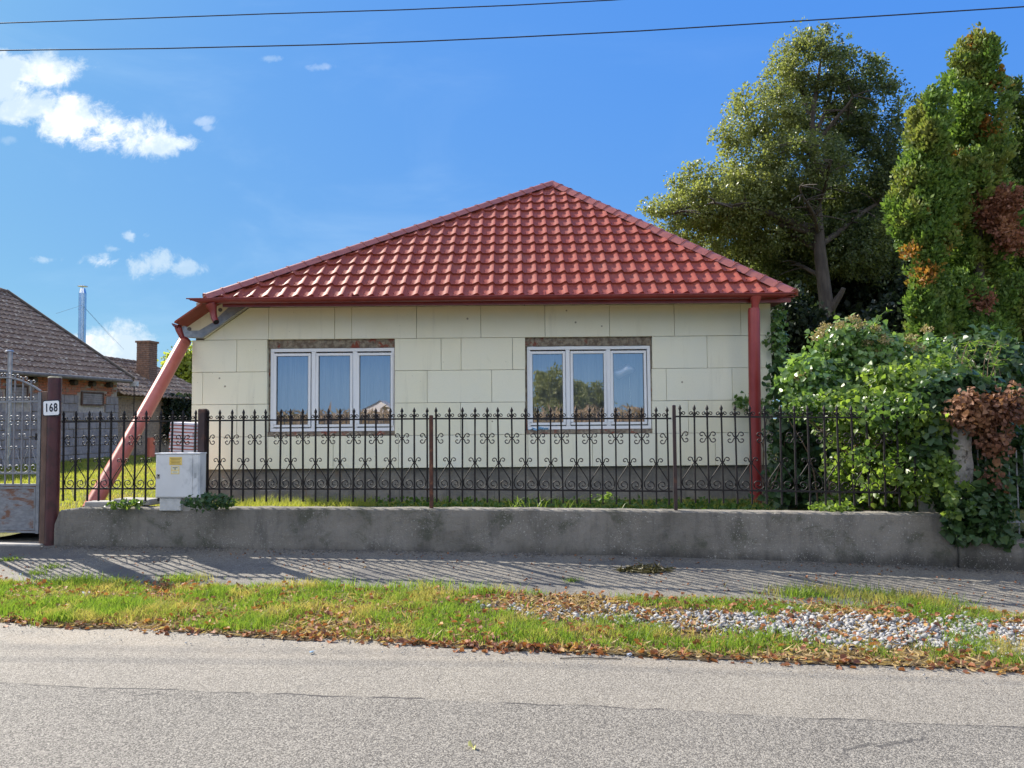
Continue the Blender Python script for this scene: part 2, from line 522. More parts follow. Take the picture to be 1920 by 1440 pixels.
class MB:
    def __init__(self):
        self.v, self.f, self.sm = [], [], []

    def add(self, vs, fs, smooth=False):
        n = len(self.v)
        self.v += [tuple(x) for x in vs]
        self.f += [tuple(i + n for i in f) for f in fs]
        self.sm += [smooth] * len(fs)
        return self

    def box(self, x0, x1, y0, y1, z0, z1, M=None):
        vs = [Vector(p) for p in ((x0, y0, z0), (x1, y0, z0), (x1, y1, z0), (x0, y1, z0), (x0, y0, z1), (x1, y0, z1), (x1, y1, z1), (x0, y1, z1))]
        if M is not None:
            vs = [M @ p for p in vs]
        return self.add(vs, [(0, 3, 2, 1), (4, 5, 6, 7), (0, 1, 5, 4), (1, 2, 6, 5), (2, 3, 7, 6), (3, 0, 4, 7)])

    def ring(self, x0, x1, z0, z1, w, y0, y1):
        self.box(x0, x1, y0, y1, z1 - w, z1)
        self.box(x0, x1, y0, y1, z0, z0 + w)
        self.box(x0, x0 + w, y0, y1, z0 + w, z1 - w)
        self.box(x1 - w, x1, y0, y1, z0 + w, z1 - w)
        return self

    def tube(self, pts, r, n=8, caps=True, smooth=True, phase=0.0, flat=1.0):
        pts = [Vector(p) for p in pts]
        rs = r if hasattr(r, '__len__') else [r] * len(pts)
        vs, fs = [], []
        prev = None
        for i, p in enumerate(pts):
            a = pts[max(i - 1, 0)]
            b = pts[min(i + 1, len(pts) - 1)]
            t = (b - a).normalized()
            if prev is None:
                ref = Vector((0, 0, 1)) if abs(t.z) < .9 else Vector((0, 1, 0))
                s = t.cross(ref).normalized()
            else:
                s = (prev - t * prev.dot(t)).normalized()
            prev = s
            q = t.cross(s)
            for k in range(n):
                an = 2 * math.pi * k / n + phase
                vs.append(p + (s * math.cos(an) + q * math.sin(an) * flat) * rs[i])
        m = len(pts)
        for i in range(m - 1):
            for k in range(n):
                k2 = (k + 1) % n
                fs.append((i * n + k, i * n + k2, (i + 1) * n + k2, (i + 1) * n + k))
        self.add(vs, fs, smooth)
        if caps:
            self.add(vs[:n], [tuple(range(n - 1, -1, -1))])
            self.add(vs[-n:], [tuple(range(n))])
        return self

    def prism(self, poly, y0, y1):
        """polygon of (x,z), extruded along y"""
        n = len(poly)
        vs = [(x, y0, z) for x, z in poly] + [(x, y1, z) for x, z in poly]
        fs = [tuple(range(n)), tuple(range(2 * n - 1, n - 1, -1))]
        fs += [(i, i + n, (i + 1) % n + n, (i + 1) % n) for i in range(n)]
        return self.add(vs, fs)

    def mesh(self, name, mat, bevel=0.0):
        me = bpy.data.meshes.new(name)
        me.from_pydata(self.v, [], self.f)
        me.polygons.foreach_set('use_smooth', self.sm)
        if mat is not None:
            me.materials.append(mat)
        if bevel:
            bm = bmesh.new()
            bm.from_mesh(me)
            bmesh.ops.remove_doubles(bm, verts=bm.verts, dist=1e-5)
            ed = [e for e in bm.edges if len(e.link_faces) == 2 and e.calc_face_angle(0) > .5]
            bmesh.ops.bevel(bm, geom=ed, offset=bevel, segments=1, affect='EDGES')
            bmesh.ops.recalc_face_normals(bm, faces=bm.faces)
            bm.to_mesh(me)
            bm.free()
        me.update()
        return me

    def build(self, name, mat, parent=None, M=None, bevel=0.0):
        return link(name, self.mesh(name, mat, bevel), parent, M)


def np_mesh(name, V, Fc, mat, smooth=False):
    """V (n,3), Fc (m,k) arrays"""
    me = bpy.data.meshes.new(name)
    k = Fc.shape[1]
    me.vertices.add(len(V))
    me.vertices.foreach_set('co', V.astype(np.float32).ravel())
    me.loops.add(Fc.size)
    me.loops.foreach_set('vertex_index', Fc.astype(np.int32).ravel())
    me.polygons.add(len(Fc))
    me.polygons.foreach_set('loop_start', np.arange(0, Fc.size, k, dtype=np.int32))
    if smooth:
        me.polygons.foreach_set('use_smooth', np.ones(len(Fc), dtype=bool))
    me.materials.append(mat)
    me.update(calc_edges=True)
    return me


def unit(a):
    return a / np.maximum(np.linalg.norm(a, axis=1, keepdims=True), 1e-9)


LEAF_T = {  # (verts in (side, along, up)), faces (tris)
    'diamond': (np.array([(0, 0, 0), (.36, .45, .10), (0, 1, 0), (-.36, .45, .10)]), np.array([(0, 1, 2), (0, 2, 3)])),
    'ivy': (np.array([(0, 0, 0), (.48, .12, .08), (.40, .55, .06), (0, 1, -.06), (-.40, .55, .06), (-.48, .12, .08), (0, .4, -.03)]),
            np.array([(0, 1, 6), (1, 2, 6), (2, 3, 6), (3, 4, 6), (4, 5, 6), (5, 0, 6)])),
    'lance': (np.array([(0, 0, 0), (.11, .35, .04), (0, 1, -.12), (-.11, .35, .04)]), np.array([(0, 1, 2), (0, 2, 3)])),
    'spray': (np.array([(0, 0, 0), (.30, .40, .05), (.16, .85, 0), (0, 1.05, 0), (-.16, .85, 0), (-.30, .40, .05)]),
              np.array([(0, 1, 2), (0, 2, 3), (0, 3, 4), (0, 4, 5)])),
    'curl': (np.array([(0, 0, 0), (.42, .3, .32), (.3, .8, .25), (0, 1, .05), (-.3, .8, .28), (-.42, .3, .3), (0, .5, 0)]),
             np.array([(0, 1, 6), (1, 2, 6), (2, 3, 6), (3, 4, 6), (4, 5, 6), (5, 0, 6)])),
}


def leaves(name, P, size, mat, kind='diamond', d=None, spread=1.0, parent=None, droop=0.0, nrm=None):
    """one leaf per point; d = preferred direction (n,3) or None; nrm = preferred normal"""
    n = len(P)
    T, Fc = LEAF_T[kind]
    rd = rng.normal(size=(n, 3))
    D = unit(rd) if d is None else unit(d + rd * spread * .6)
    if droop:
        D = unit(D + np.array([0, 0, -droop]))
    base = rng.normal(size=(n, 3)) if nrm is None else nrm + rng.normal(size=(n, 3)) * .45
    S = unit(np.cross(D, base))
    N = np.cross(S, D)
    sz = size * rng.uniform(.6, 1.3, size=(n, 1)) if not hasattr(size, '__len__') else np.asarray(size)[:, None]
    V = (P[:, None, :] + (S[:, None, :] * T[None, :, 0:1] + D[:, None, :] * T[None, :, 1:2] + N[:, None, :] * T[None, :, 2:3]) * sz[:, None, :])
    m = len(T)
    Fs = (Fc[None] + (np.arange(n) * m)[:, None, None]).reshape(-1, 3)
    me = np_mesh(name, V.reshape(-1, 3), Fs, mat)
    return link(name, me, parent)


def blades(name, P, h, w, mat, parent=None, lean=.35, taper=True):
    n = len(P)
    a = rng.uniform(0, 2 * math.pi, n)
    s = np.stack([np.cos(a), np.sin(a), np.zeros(n)], 1)
    b = rng.uniform(0, 2 * math.pi, n)
    ln = rng.uniform(0, lean, n)
    t = np.stack([np.cos(b) * ln, np.sin(b) * ln, np.ones(n)], 1)
    H = (h * rng.uniform(.45, 1.25, n))[:, None] if not hasattr(h, '__len__') else np.asarray(h)[:, None]
    W = w * rng.uniform(.7, 1.3, n)[:, None]
    mid = P + t * H * .55
    tip = P + (t * np.array([1.9, 1.9, .95])) * H
    V = np.stack([P - s * W, P + s * W, mid + s * W * .75, mid - s * W * .75, tip], 1)
    Fc = np.array([(0, 1, 2), (0, 2, 3), (3, 2, 4)])
    Fs = (Fc[None] + (np.arange(n) * 5)[:, None, None]).reshape(-1, 3)
    o = link(name, np_mesh(name, V.reshape(-1, 3), Fs, mat), parent)
    o['kind'] = 'stuff'
    return o


def in_ball(n):
    v = unit(rng.normal(size=(n, 3)))
    return v * (rng.uniform(0, 1, (n, 1)) ** (1 / 3.0))


# ------------------------------------------------------------------ terrain functions
Q0 = 8.22                                   # perpendicular distance of the fence wall face
TF = .105
ANG = -math.atan(TF)
FM = Matrix.Translation((0, Q0, 0)) @ Matrix.Rotation(ANG, 4, 'Z')     # fence frame: x along, y into the yard


def gx(x):
    return np.interp(x, [-12, -5.3, 0, 3.05, 5.15, 12], [.05, .026, 0, -.062, -.128, -.25])


def street_z(x, y):
    q = y + TF * x
    prof = np.interp(q, [-60, -14, -3, 0, 5.8, 7.0, Q0, 9.2], [-.3, -.25, -.18, -.17, -.148, -.115, 0.0, .02])
    return prof + gx(x)


def yard_z(x, y):
    base = np.interp(y, [8, 9.5, 12, 22, 60], [.26, .22, .20, .37, .6])
    ramp = np.interp(x, [-6.3, -5.6], [0, 1])
    low = np.interp(y, [8, 9.2, 14, 22, 60], [.03, .06, .25, .37, .6])
    return low * (1 - ramp) + base * ramp


def on_street(px, py):
    d = ray(px, py)
    t = 4.0
    for _ in range(40):
        p = EYE + d * t
        t = (street_z(p.x, p.y) - EYE.z) / d.z
    return EYE + d * t


def on_fence(px, py, n=0.0):
    """point on the fence plane, returned in fence coordinates (s, z)"""
    d = ray(px, py)
    # plane: y + TF*x = Q0 + n*sqrt(1+TF^2)
    qq = Q0 + n * math.hypot(1, TF)
    t = qq / (d.y + TF * d.x)
    p = EYE + d * t
    l = FM.inverted() @ p
    return l.x, l.z


def edge_shift(x, q):
    return np.interp(x, [-7, -4, 0, 6], [.50, .30, 0, 0]) * np.clip((7.0 - q) / 1.7, 0, 1)


def sheet(name, mat, q0, q1, x0, x1, nx, nq, zf, dz=0.0, jit0=0.0, jit1=0.0, kind='structure'):
    xs = np.linspace(x0, x1, nx)
    V = np.zeros((nq, nx, 3))
    for i, x in enumerate(xs):
        j0 = jit0 * (noise.fractal(Vector((x * 1.3, 3.1, 0)), .8, 2.2, 5) + .5 * noise.noise(Vector((x * 9, 1, 5))))
        j1 = jit1 * (noise.fractal(Vector((x * 1.3, 9.1, 4)), .8, 2.2, 5) + .5 * noise.noise(Vector((x * 9, 7, 5))))
        qs = np.linspace(q0 + j0, q1 + j1, nq)
        V[:, i, 0] = x
        V[:, i, 1] = qs - TF * x + (edge_shift(np.full(nq, x), qs) if name == 'verge' else 0)
    V[:, :, 2] = zf(V[:, :, 0], V[:, :, 1]) + dz
    idx = np.arange(nq * nx).reshape(nq, nx)
    Fc = np.stack([idx[:-1, :-1], idx[:-1, 1:], idx[1:, 1:], idx[1:, :-1]], -1).reshape(-1, 4)
    o = link(name, np_mesh(name, V.reshape(-1, 3), Fc, mat, True))
    o['kind'] = kind
    return o


sheet('road', M_road, -3.2, 6.0, -40, 40, 161, 14, street_z, 0.0)
vs_ = sheet('verge', M_soil, 5.28, 6.90, -30, 30, 601, 16, street_z, .006, .10, .05)
sheet('sidewalk', M_walk, 6.78, 8.9, -30, 30, 241, 14, street_z, .012, .07, 0)


def yard_sheet():
    xs = np.concatenate([np.linspace(-400, -30, 12), np.linspace(-28, 28, 113), np.linspace(30, 400, 12)])
    ts = np.concatenate([np.linspace(0, 30, 61), np.array([40, 60, 90, 150, 300, 700, 1500])])
    V = np.zeros((len(ts), len(xs), 3))
    for i, t in enumerate(ts):
        V[i, :, 0] = xs
        V[i, :, 1] = Q0 + .12 + t - TF * np.clip(xs, -40, 40)
    V[:, :, 2] = yard_z(V[:, :, 0], V[:, :, 1])
    idx = np.arange(len(ts) * len(xs)).reshape(len(ts), len(xs))
    Fc = np.stack([idx[:-1, :-1], idx[:-1, 1:], idx[1:, 1:], idx[1:, :-1]], -1).reshape(-1, 4)
    o = link('ground', np_mesh('ground', V.reshape(-1, 3), Fc, M_lawn, True))
    o['kind'] = 'structure'


yard_sheet()
fb = MB()
fb.add([(-900, -1500, -.30), (900, -1500, -.30), (900, 12, -.30), (-900, 12, -.30)], [(0, 1, 2, 3)])
tag(fb.build('field', M_field), kind='structure')


# ------------------------------------------------------------------ the house
YF = 11.60                                  # outer face of the foam panels
house = thing('house', 'single-storey house with red tiled hip roof and bare pale foam panels on its front', 'house', (-.5, 15, .2))


def fx(px, py=700, Y=YF):
    p = at(px, py, Y)
    return p.x


XL, XR = at(359, 760, YF).x, at(1448, 700, YF).x
ZB = at(900, 876.5, YF).z
ZT = ZB + 5 * .5035
rows = [ZT - .5035 * i for i in range(6)]
W1 = (at(501, 720, YF).x, at(740, 720, YF).x)
W2 = (at(985, 720, YF).x, at(1223, 720, YF).x)
WZ0, WZ1 = at(960, 811.5, YF).z, rows[1] - .004
WIN = (W1, W2)


def wall_body():
    wl = MB()
    y0, y1 = YF + .085, YF + .33
    gaps = [W1, W2]
    # front backing wall around the openings
    cuts = [XL + .02, W1[0], W1[1], W2[0], W2[1], XR - .02]
    for i in range(5):
        if i in (1, 3):
            wl.box(cuts[i], cuts[i + 1], y0, y1, ZB, WZ0 - .02)
            wl.box(cuts[i], cuts[i + 1], y0 + .05, y1, WZ1, ZT + .1)
        else:
            wl.box(cuts[i], cuts[i + 1], y0, y1, ZB, ZT + .1)
    # side, back walls and ceiling
    wl.box(XL + .02, XL + .32, y1, 22, .1, ZT + .1)
    wl.box(XR - .32, XR - .02, y1, 22, .1, ZT + .1)
    wl.box(XL + .32, XR - .32, 21.7, 22, .1, ZT + .1)
    wl.box(XL + .32, XR - .32, y1, 21.7, ZT + .10, ZT + .2)
    wl.box(XL + .32, XR - .32, y1, 21.7, ZB - .1, ZB - .02)
    wl.box(XL + .32, XR - .32, y1 + 3.2, y1 + 3.3, ZB, ZT + .1)
    return wl.build('wall', M_render, house)


wall = wall_body()
pl = MB()
pl.box(XL + .05, XR - .03, YF + .07, YF + .33, -.1, ZB - .003)
plinth = pl.build('plinth', pm('plinth_concrete', (.24, .22, .19), (.16, .15, .135), 5, .95, .7, 30,
                              c3=(.22, .16, .11), s3=2.6, f3=(.58, .72), bd=.02), house)
# blocks of the plinth that show joints
pj = MB()
for k in range(12):
    xx = XL + .3 + k * .74
    pj.box(xx, xx + .70, YF + .055, YF + .08, .12, .40 + (.0 if k % 2 else .02))
pj.build('plinth_footing', MATS['plinth_concrete'], plinth, bevel=.012)

J = .0055
ROWJ = [
    [(-1, 504), (504, 627.6), (627.6, 659.5), (659.5, 781), (781, 901.5), (901.5, 1021.6), (1021.6, 1142.5), (1142.5, 1264), (1264, 1388.5), (1388.5, 1448)],
    [(358, 444), (444, 501), (740, 827), (827, 864.5), (864.5, 961), (961, 985), (1223, 1326), (1326, 1448)],
    [(358, 380), (380, 501), (740, 801), (801, 922), (922, 985), (1223, 1249.6), (1249.6, 1373), (1373, 1448)],
    [(358, 444), (444, 501), (740, 863.5), (863.5, 985), (1223, 1291), (1291, 1412), (1412, 1448)],
    [(358, 382), (382, 502), (502, 624.6), (624.6, 747), (747, 868), (868, 990), (990, 1111), (1111, 1233), (1233, 1341.5), (1341.5, 1448)],
]
for ri, segs in enumerate(ROWJ):
    zt, zb = rows[ri], rows[ri + 1]
    zm = (zt + zb) / 2
    for (a, b) in segs:
        dpr = random.uniform(-.0035, .0035)
        mb = MB()
        if a == -1:
            x1 = at(b, 600, YF).x
            poly = [(at(382, 632, YF).x, zb + J / 2), (x1 - J / 2, zb + J / 2), (x1 - J / 2, zt - J / 2), (at(468, 576, YF).x, zt - J / 2)]
            mb.prism(poly, YF + dpr, YF + .083)
        else:
            pyc = (594, 664, 725, 786, 847)[ri]
            x0 = at(a, pyc, YF).x
            x1 = at(b, pyc, YF).x
            zbb = zb
            ztt = zt
            if abs(a - 358) < 1:
                x0 = XL
            if abs(b - 1448) < 1:
                x1 = XR
            if ri == 4:
                for (wa, wb) in WIN:     # panels under the window are trimmed to the opening
                    if x1 > wa + .02 and x0 < wb - .02:
                        ztt = min(ztt, WZ0 - .01)
            mb.box(x0 + J / 2, x1 - J / 2, YF + dpr, YF + .083, zbb + J / 2, ztt - J / 2)
        mb.build('foam_panel', M_eps, wall, bevel=.003)
# narrow cut strip of panel under the eave
st = MB()
xx = at(505, 574, YF).x
for wseg in (1.62, .42, 1.05, .9, 1.3, .98, 1.2):
    x2 = min(xx + wseg, XR)
    MB().box(xx + J, x2 - J, YF + .002, YF + .083, ZT + J, ZT + .06).build('foam_strip', M_eps, wall)
    xx = x2
    if xx >= XR - .05:
        break


# ---- windows
def window(x0, x1, right_one):
    yb = YF + .062
    fz0, fz1 = at(960, 806, yb).z, at(960, 650, yb).z
    fx0, fx1 = x0 + .03, x1 - .012
    w = MB()
    w.ring(fx0, fx1, fz0, fz1, .052, yb, yb + .075)
    # two mullions
    wd = fx1 - fx0
    glass = ((519.5, 577), (598.5, 655.5), (675, 731.5)) if not right_one else ((999.5, 1054.5), (1075.8, 1131.5), (1151, 1206.5))
    gz0, gz1 = at(960, 792, yb).z, at(960, 665, yb).z
    gx_ = [(at(a, 730, yb).x, at(b, 730, yb).x) for a, b in glass]
    for i in range(2):
        xm = (gx_[i][1] + gx_[i + 1][0]) / 2
        w.box(xm - .034, xm + .034, yb + .002, yb + .07, fz0 + .052, fz1 - .052)
    win = w.build('window', M_pvc, house, bevel=.005)
    win['label'] = 'three sash white window with a silver balloon behind its last pane' if right_one else 'three sash white window reflecting a corn field'
    for i, (a, b) in enumerate(gx_):
        s = MB()
        x0s, x1s = a - .048, b + .048
        s.ring(x0s, x1s, gz0 - .048, gz1 + .048, .040, yb - .014, yb + .05)
        s.build('sash', M_pvc, win, bevel=.006)
        bead = MB()
        bead.ring(a - .0085, b + .0085, gz0 - .0085, gz1 + .0085, .006, yb - .004, yb + .04)
        bead.build('glazing_seal', M_seam, win)
        p = MB()
        p.add([(a - .004, yb + .016, gz0 - .004), (b + .004, yb + .016, gz0 - .004), (b + .004, yb + .016, gz1 + .004), (a - .004, yb + .016, gz1 + .004)], [(0, 1, 2, 3)])
        p.build('pane', M_glass, win)
    # exposed plaster band under the top course, rough mortar bed below
    li = MB()
    n = 26
    zt = WZ1 + .02
    pts = [x0 + (x1 - x0) * k / n for k in range(n + 1)]
    for k in range(n):
        d1 = random.uniform(-.008, .008)
        li.box(pts[k], pts[k + 1] - .0005, yb - .012 + d1, yb + .075, fz1 + .001 + random.uniform(0, .006), zt)
    li.build('lintel', M_lintel, win)
    sl = MB()
    sl.box(x0, x1, yb - .03, yb + .1, WZ0 - .02, fz0 - .002)
    sl.box(x0 - .002, fx0 - .004, yb + .02, yb + .09, fz0, fz1)
    sl.box(fx1 + .003, x1 + .002, yb - .005, yb + .09, fz0, fz1)
    sl.build('mortar_gap', M_lintel, win)
    # net curtain with folds, hung inside
    cw = 130
    xs = np.linspace(fx0 - .03, fx1 + .03, cw)
    V = []
    for z in (fz0 - .15, (fz0 + fz1) / 2, fz1 + .08):
        for i, x in enumerate(xs):
            y = yb + .30 + .018 * math.sin(x * 38 + 2 * math.sin(x * 5)) + .012 * math.sin(x * 71)
            if right_one:
                y += .02 * math.sin(x * 14 + z * 3)
            V.append((x, y, z))
    idx = np.arange(3 * cw).reshape(3, cw)
    Fc = np.stack([idx[:-1, :-1], idx[:-1, 1:], idx[1:, 1:], idx[1:, :-1]], -1).reshape(-1, 4)
    return fx0, fx1, fz0, fz1, gx_, yb, (np.array(V), Fc), win


def mat_net():
    m, g, b, pos, out = new_mat('net_curtain')
    c = g.mix(g.ramp(g.noise(g.vmul(pos, (9, 1, .6)), 3.0, 4), .3, .7), (.34, .35, .37, 1), (.46, .47, .49, 1))
    g.put(b.inputs['Base Color'], c)
    b.inputs['Roughness'].default_value = .9
    tr = g.n('ShaderNodeBsdfTransparent')
    mx = g.n('ShaderNodeMixShader')
    mx.inputs[0].default_value = .30
    g.t.links.new(b.outputs[0], mx.inputs[1])
    g.t.links.new(tr.outputs[0], mx.inputs[2])
    g.t.links.new(mx.outputs[0], out.inputs[0])
    return m


M_net = mat_net()
wa = window(W1[0], W1[1], False)
wb = window(W2[0], W2[1], True)
for k, (ww, lab) in enumerate(((wa, 'pale net curtain hanging full width behind the window nearer the grey meter box'),
                               (wb, 'pale net curtain drawn behind the window with the silver balloon'))):
    V, Fc = ww[6]
    if k == 1:      # pulled to a slanting fold in the first pane
        sel = V[:, 0] < ww[4][0][1] + .05
        V[sel, 1] += .0
    c = link('net_curtain', np_mesh('net_curtain', V, Fc, M_net, True))
    tag(c, lab, 'curtain')
# silver balloon inside the right-hand window
yb = wb[5]
bc = at(1168, 697, yb + .16)
bal = thing('foil_balloon', 'silver foil balloon floating behind the last pane of the window farther from the meter box', 'balloon', (bc.x, bc.y, bc.z - .6))
bm = bmesh.new()
bmesh.ops.create_uvsphere(bm, u_segments=20, v_segments=12, radius=1)
for v in bm.verts:
    v.co = Vector((v.co.x * .20, v.co.y * .065, v.co.z * .095 + .05 * v.co.x + .02 * math.sin(v.co.x * 5)))
    v.co += bc
me = bpy.data.meshes.new('envelope')
bm.to_mesh(me)
bm.free()
me.materials.append(M_foil)
for p in me.polygons:
    p.use_smooth = True
link('envelope', me, bal)
MB().tube([(bc.x + .10, bc.y, bc.z - .08), (bc.x + .11, bc.y + .01, bc.z - .4), (bc.x + .10, bc.y, bc.z - 1.1)], .0022, 4).build('string', M_pale, bal)
# blue rag on the sill
rg = at(1003, 805, YF + .03)
rag = MB()
for k in range(9):
    a, b = random.uniform(-.12, .14), random.uniform(0, .03)
    rag.add([(rg.x + a, rg.y - .02 + b, rg.z + random.uniform(-.02, .02)), (rg.x + a + .09, rg.y + b, rg.z + random.uniform(-.03, .03)),
             (rg.x + a + .07, rg.y + .04, rg.z + random.uniform(.0, .04)), (rg.x + a - .02, rg.y + .03, rg.z + random.uniform(0, .05))], [(0, 1, 2, 3)])
tag(rag.build('rag', pm('rag_blue', (.12, .30, .50), (.25, .42, .55), 30, .9)), 'crumpled blue rag lying in the corner of a window sill', 'rag')

# ---- roof
EL = at(384, 562, 11.06)
ER = at(1492, 549.5, 11.06)
ZE = (EL.z + ER.z) / 2
RUN = 3.5
AP = at(1035, 346, 11.06 + RUN)
EL = Vector((EL.x, 11.06, ZE))
ER = Vector((ER.x, 11.06, ZE))
roof_base = MB()
back = 21.5
APb = Vector((AP.x, back - RUN, AP.z))
BL, BR = Vector((EL.x - .0, back + .5, ZE)), Vector((ER.x, back + .5, ZE))
dn = Vector((0, 0, -.045))
e2 = [EL + dn, ER + dn, AP + dn, APb + dn, BL + dn, BR + dn]
roof_base.add(e2, [(0, 1, 2), (1, 5, 3, 2), (4, 0, 2, 3), (5, 4, 3)])
roof = roof_base.build('roof', M_roof, house)
# side and back sheets
sl_ = MB()


def wavy_slope(mb, a, b, c, d, rows_n, cols, amp=.012, step=.012):
    """a-b eave, d-c top; wavy tile rows"""
    a, b, c, d = map(Vector, (a, b, c, d))
    nn = (b - a).cross(d - a).normalized()
    if nn.z < 0:
        nn = -nn
    for r in range(rows_n):
        v0, v1 = r / rows_n, (r + 1) / rows_n
        vs = []
        for k in range(cols + 1):
            u = k / cols
            h = amp * (1 if k % 2 else -1)
            lo = (a.lerp(b, u)).lerp(d.lerp(c, u), v0) + nn * (h + step)
            hi = (a.lerp(b, u)).lerp(d.lerp(c, u), v1) + nn * (h - .004)
            vs += [lo, hi, lo - nn * (step + .012)]
        fs = []
        for k in range(cols):
            i, j = k * 3, (k + 1) * 3
            fs += [(i, j, j + 1, i + 1), (i + 2, j + 2, j, i)]
        mb.add(vs, fs)


wavy_slope(sl_, BL, EL, AP, APb, 16, 90)
wavy_slope(sl_, ER, BR, APb, AP, 12, 90)
o = sl_.build('roof_sheet', M_roof, roof)

# front face: one pressed tile at a time
SL = math.hypot(RUN, AP.z - ZE)
nv = Vector((0, RUN / SL, (AP.z - ZE) / SL))      # up the slope
nn = Vector((0, -nv.z, nv.y))                     # face normal
TW, TL = .2235, SL / 12.72
NP = 14


def tile_mb():
    mb = MB()
    top = []
    for k in range(NP + 1):
        u = k / NP
        # S-profile: broad rounded crown then a narrow valley
        # steep right-hand drop from the crest, flat pan, then a round rise to the next crest
        if u < .16:
            h = .5 + .5 * math.cos(math.pi * u / .16)
        elif u < .52:
            h = .05 * math.sin(math.pi * (u - .16) / .36)
        else:
            h = .5 - .5 * math.cos(math.pi * (u - .52) / .48)
        top.append((u * TW, h * .032))
    up = .033
    dip = [-.016 * (1 - top[k][1] / .032) for k in range(NP + 1)]
    vs, fs = [], []
    for (x, h), d in zip(top, dip):
        vs += [(x, d, h + up), (x, TL * .5, h + up * .42), (x, TL + .012, h - .002)]
    for k in range(NP):
        i, j = k * 3, k * 3 + 3
        fs += [(i, j, j + 1, i + 1), (i + 1, j + 1, j + 2, i + 2)]
    mb.add(vs, fs, True)
    vs, fs = [], []
    for (x, h), d in zip(top, dip):
        vs += [(x, d, h + up), (x, d + .004, h - .012)]
    for k in range(NP):
        i, j = k * 2, k * 2 + 2
        fs.append((i + 1, j + 1, j, i))
    mb.add(vs, fs, True)
    # screw head
    s0 = (.36 * TW, .055, .004 + up)
    mb.box(s0[0] - .005, s0[0] + .005, s0[1] - .005, s0[1] + .005, s0[2] - .008, s0[2] + .007)
    return mb


tmesh = tile_mb().mesh('roof_tile', M_roof)
base = Matrix((
    (1, nv.x, nn.x, 0), (0, nv.y, nn.y, 0), (0, nv.z, nn.z, 0), (0, 0, 0, 1)))
apx = AP.x - EL.x
WE = ER.x - EL.x


def clip_tile(M2, x, v):
    """tile mesh cut by both hip lines, in tile coordinates"""
    bm = bmesh.new()
    bm.from_mesh(tmesh)
    for (p, q) in (((0, 0), (apx, SL)), ((WE, 0), (apx, SL))):
        d = Vector((q[0] - p[0], q[1] - p[1], 0)).normalized()
        no = Vector((-d.y, d.x, 0))
        inside = Vector((apx - p[0], .5 - p[1], 0)) if p[0] == 0 else Vector((apx - WE, .5, 0))
        if no.dot(inside) > 0:
            no = -no
        bmesh.ops.bisect_plane(bm, geom=bm.verts[:] + bm.edges[:] + bm.faces[:], plane_co=Vector((p[0] - x, p[1] - v, 0)), plane_no=no, clear_outer=True)
    if len(bm.faces) < 2:
        bm.free()
        return None
    me = bpy.data.meshes.new('roof_tile')
    bm.to_mesh(me)
    bm.free()
    if not me.materials:
        me.materials.append(M_roof)
    return me


for r in range(14):
    v = r * TL
    if v > SL - .03:
        break
    xl = apx * v / SL
    xr = WE - (WE - apx) * v / SL
    xl2 = apx * min(1, (v + TL) / SL)
    xr2 = WE - (WE - apx) * min(1, (v + TL) / SL)
    k0, k1 = int(xl / TW) - 1, int(xr / TW) + 1
    for k in range(k0, k1 + 1):
        x = k * TW + .05
        if x + TW < xl or x > xr:
            continue
        Mt = Matrix.Translation(EL) @ base @ Matrix.Translation((x, v, 0))
        if x > xl2 and x + TW < xr2 and x > xl and x + TW < xr:
            link('roof_tile', tmesh, roof, Mt @ Matrix.Translation((random.gauss(0, .0012), random.gauss(0, .002), 0)) @ Matrix.Rotation(random.gauss(0, .0035), 4, 'X') @ Matrix.Rotation(random.gauss(0, .004), 4, 'Y'))
        else:
            me = clip_tile(Mt, x, v)
            if me:
                link('roof_tile', me, roof, Mt)


def hip_caps(a, b, n, side):
    d = (b - a)
    L = d.length
    t = d.normalized()
    s = t.cross(Vector((0, 0, 1))).normalized()
    u = s.cross(t)
    seg = L / n
    mb = MB()
    vs, fs = [], []
    K = 8
    prof = [(-.15, -.035), (-.10, .012), (-.065, .048), (-.03, .062), (0, .066), (.03, .062), (.065, .048), (.10, .012), (.15, -.035)]
    stations = ((0, 1.05, .007), (.018, 1.05, .007), (.024, 1.0, 0), (seg + .01, .985, 0))
    for (y, k, dz) in stations:
        for (x, z) in prof:
            vs.append((x * k, y, z * k + dz))
    m = len(prof)
    for i in range(len(stations) - 1):
        for k in range(m - 1):
            fs.append((i * m + k, i * m + k + 1, (i + 1) * m + k + 1, (i + 1) * m + k))
    fs.append(tuple(range(m)))
    mb.add(vs, fs, False)
    mb.tube([(-.06, .035, .052), (-.066, .035, .068)], .007, 6)
    me = mb.mesh('hip_cap', M_hip)
    Mb = Matrix(((s.x, t.x, u.x, 0), (s.y, t.y, u.y, 0), (s.z, t.z, u.z, 0), (0, 0, 0, 1)))
    for i in range(n):
        link('hip_cap', me, roof, Matrix.Translation(a + t * seg * i) @ Mb @ Matrix.Rotation(random.gauss(0, .012), 4, 'Y') @ Matrix.Rotation(random.gauss(0, .006), 4, 'Z'))


hip_caps(EL + Vector((0, 0, .012)), AP + Vector((0, 0, .012)), 26, 0)
hip_caps(ER + Vector((-.02, 0, .012)), AP + Vector((0, 0, .012)), 21, 1)
rg_ = MB().tube([AP + Vector((0, .05, .0)), APb], .085, 8).build('ridge_cap', M_hip, roof)

# eave boards behind the gutter
eb = MB()
eb.box(EL.x + .25, ER.x - .06, 11.10, 11.13, ZE - .118, ZE - .035)
eb.box(EL.x + .35, ER.x - .10, 11.13, YF + .2, ZT + .07, ZT + .085)
eb.build('fascia', M_gutter, roof)


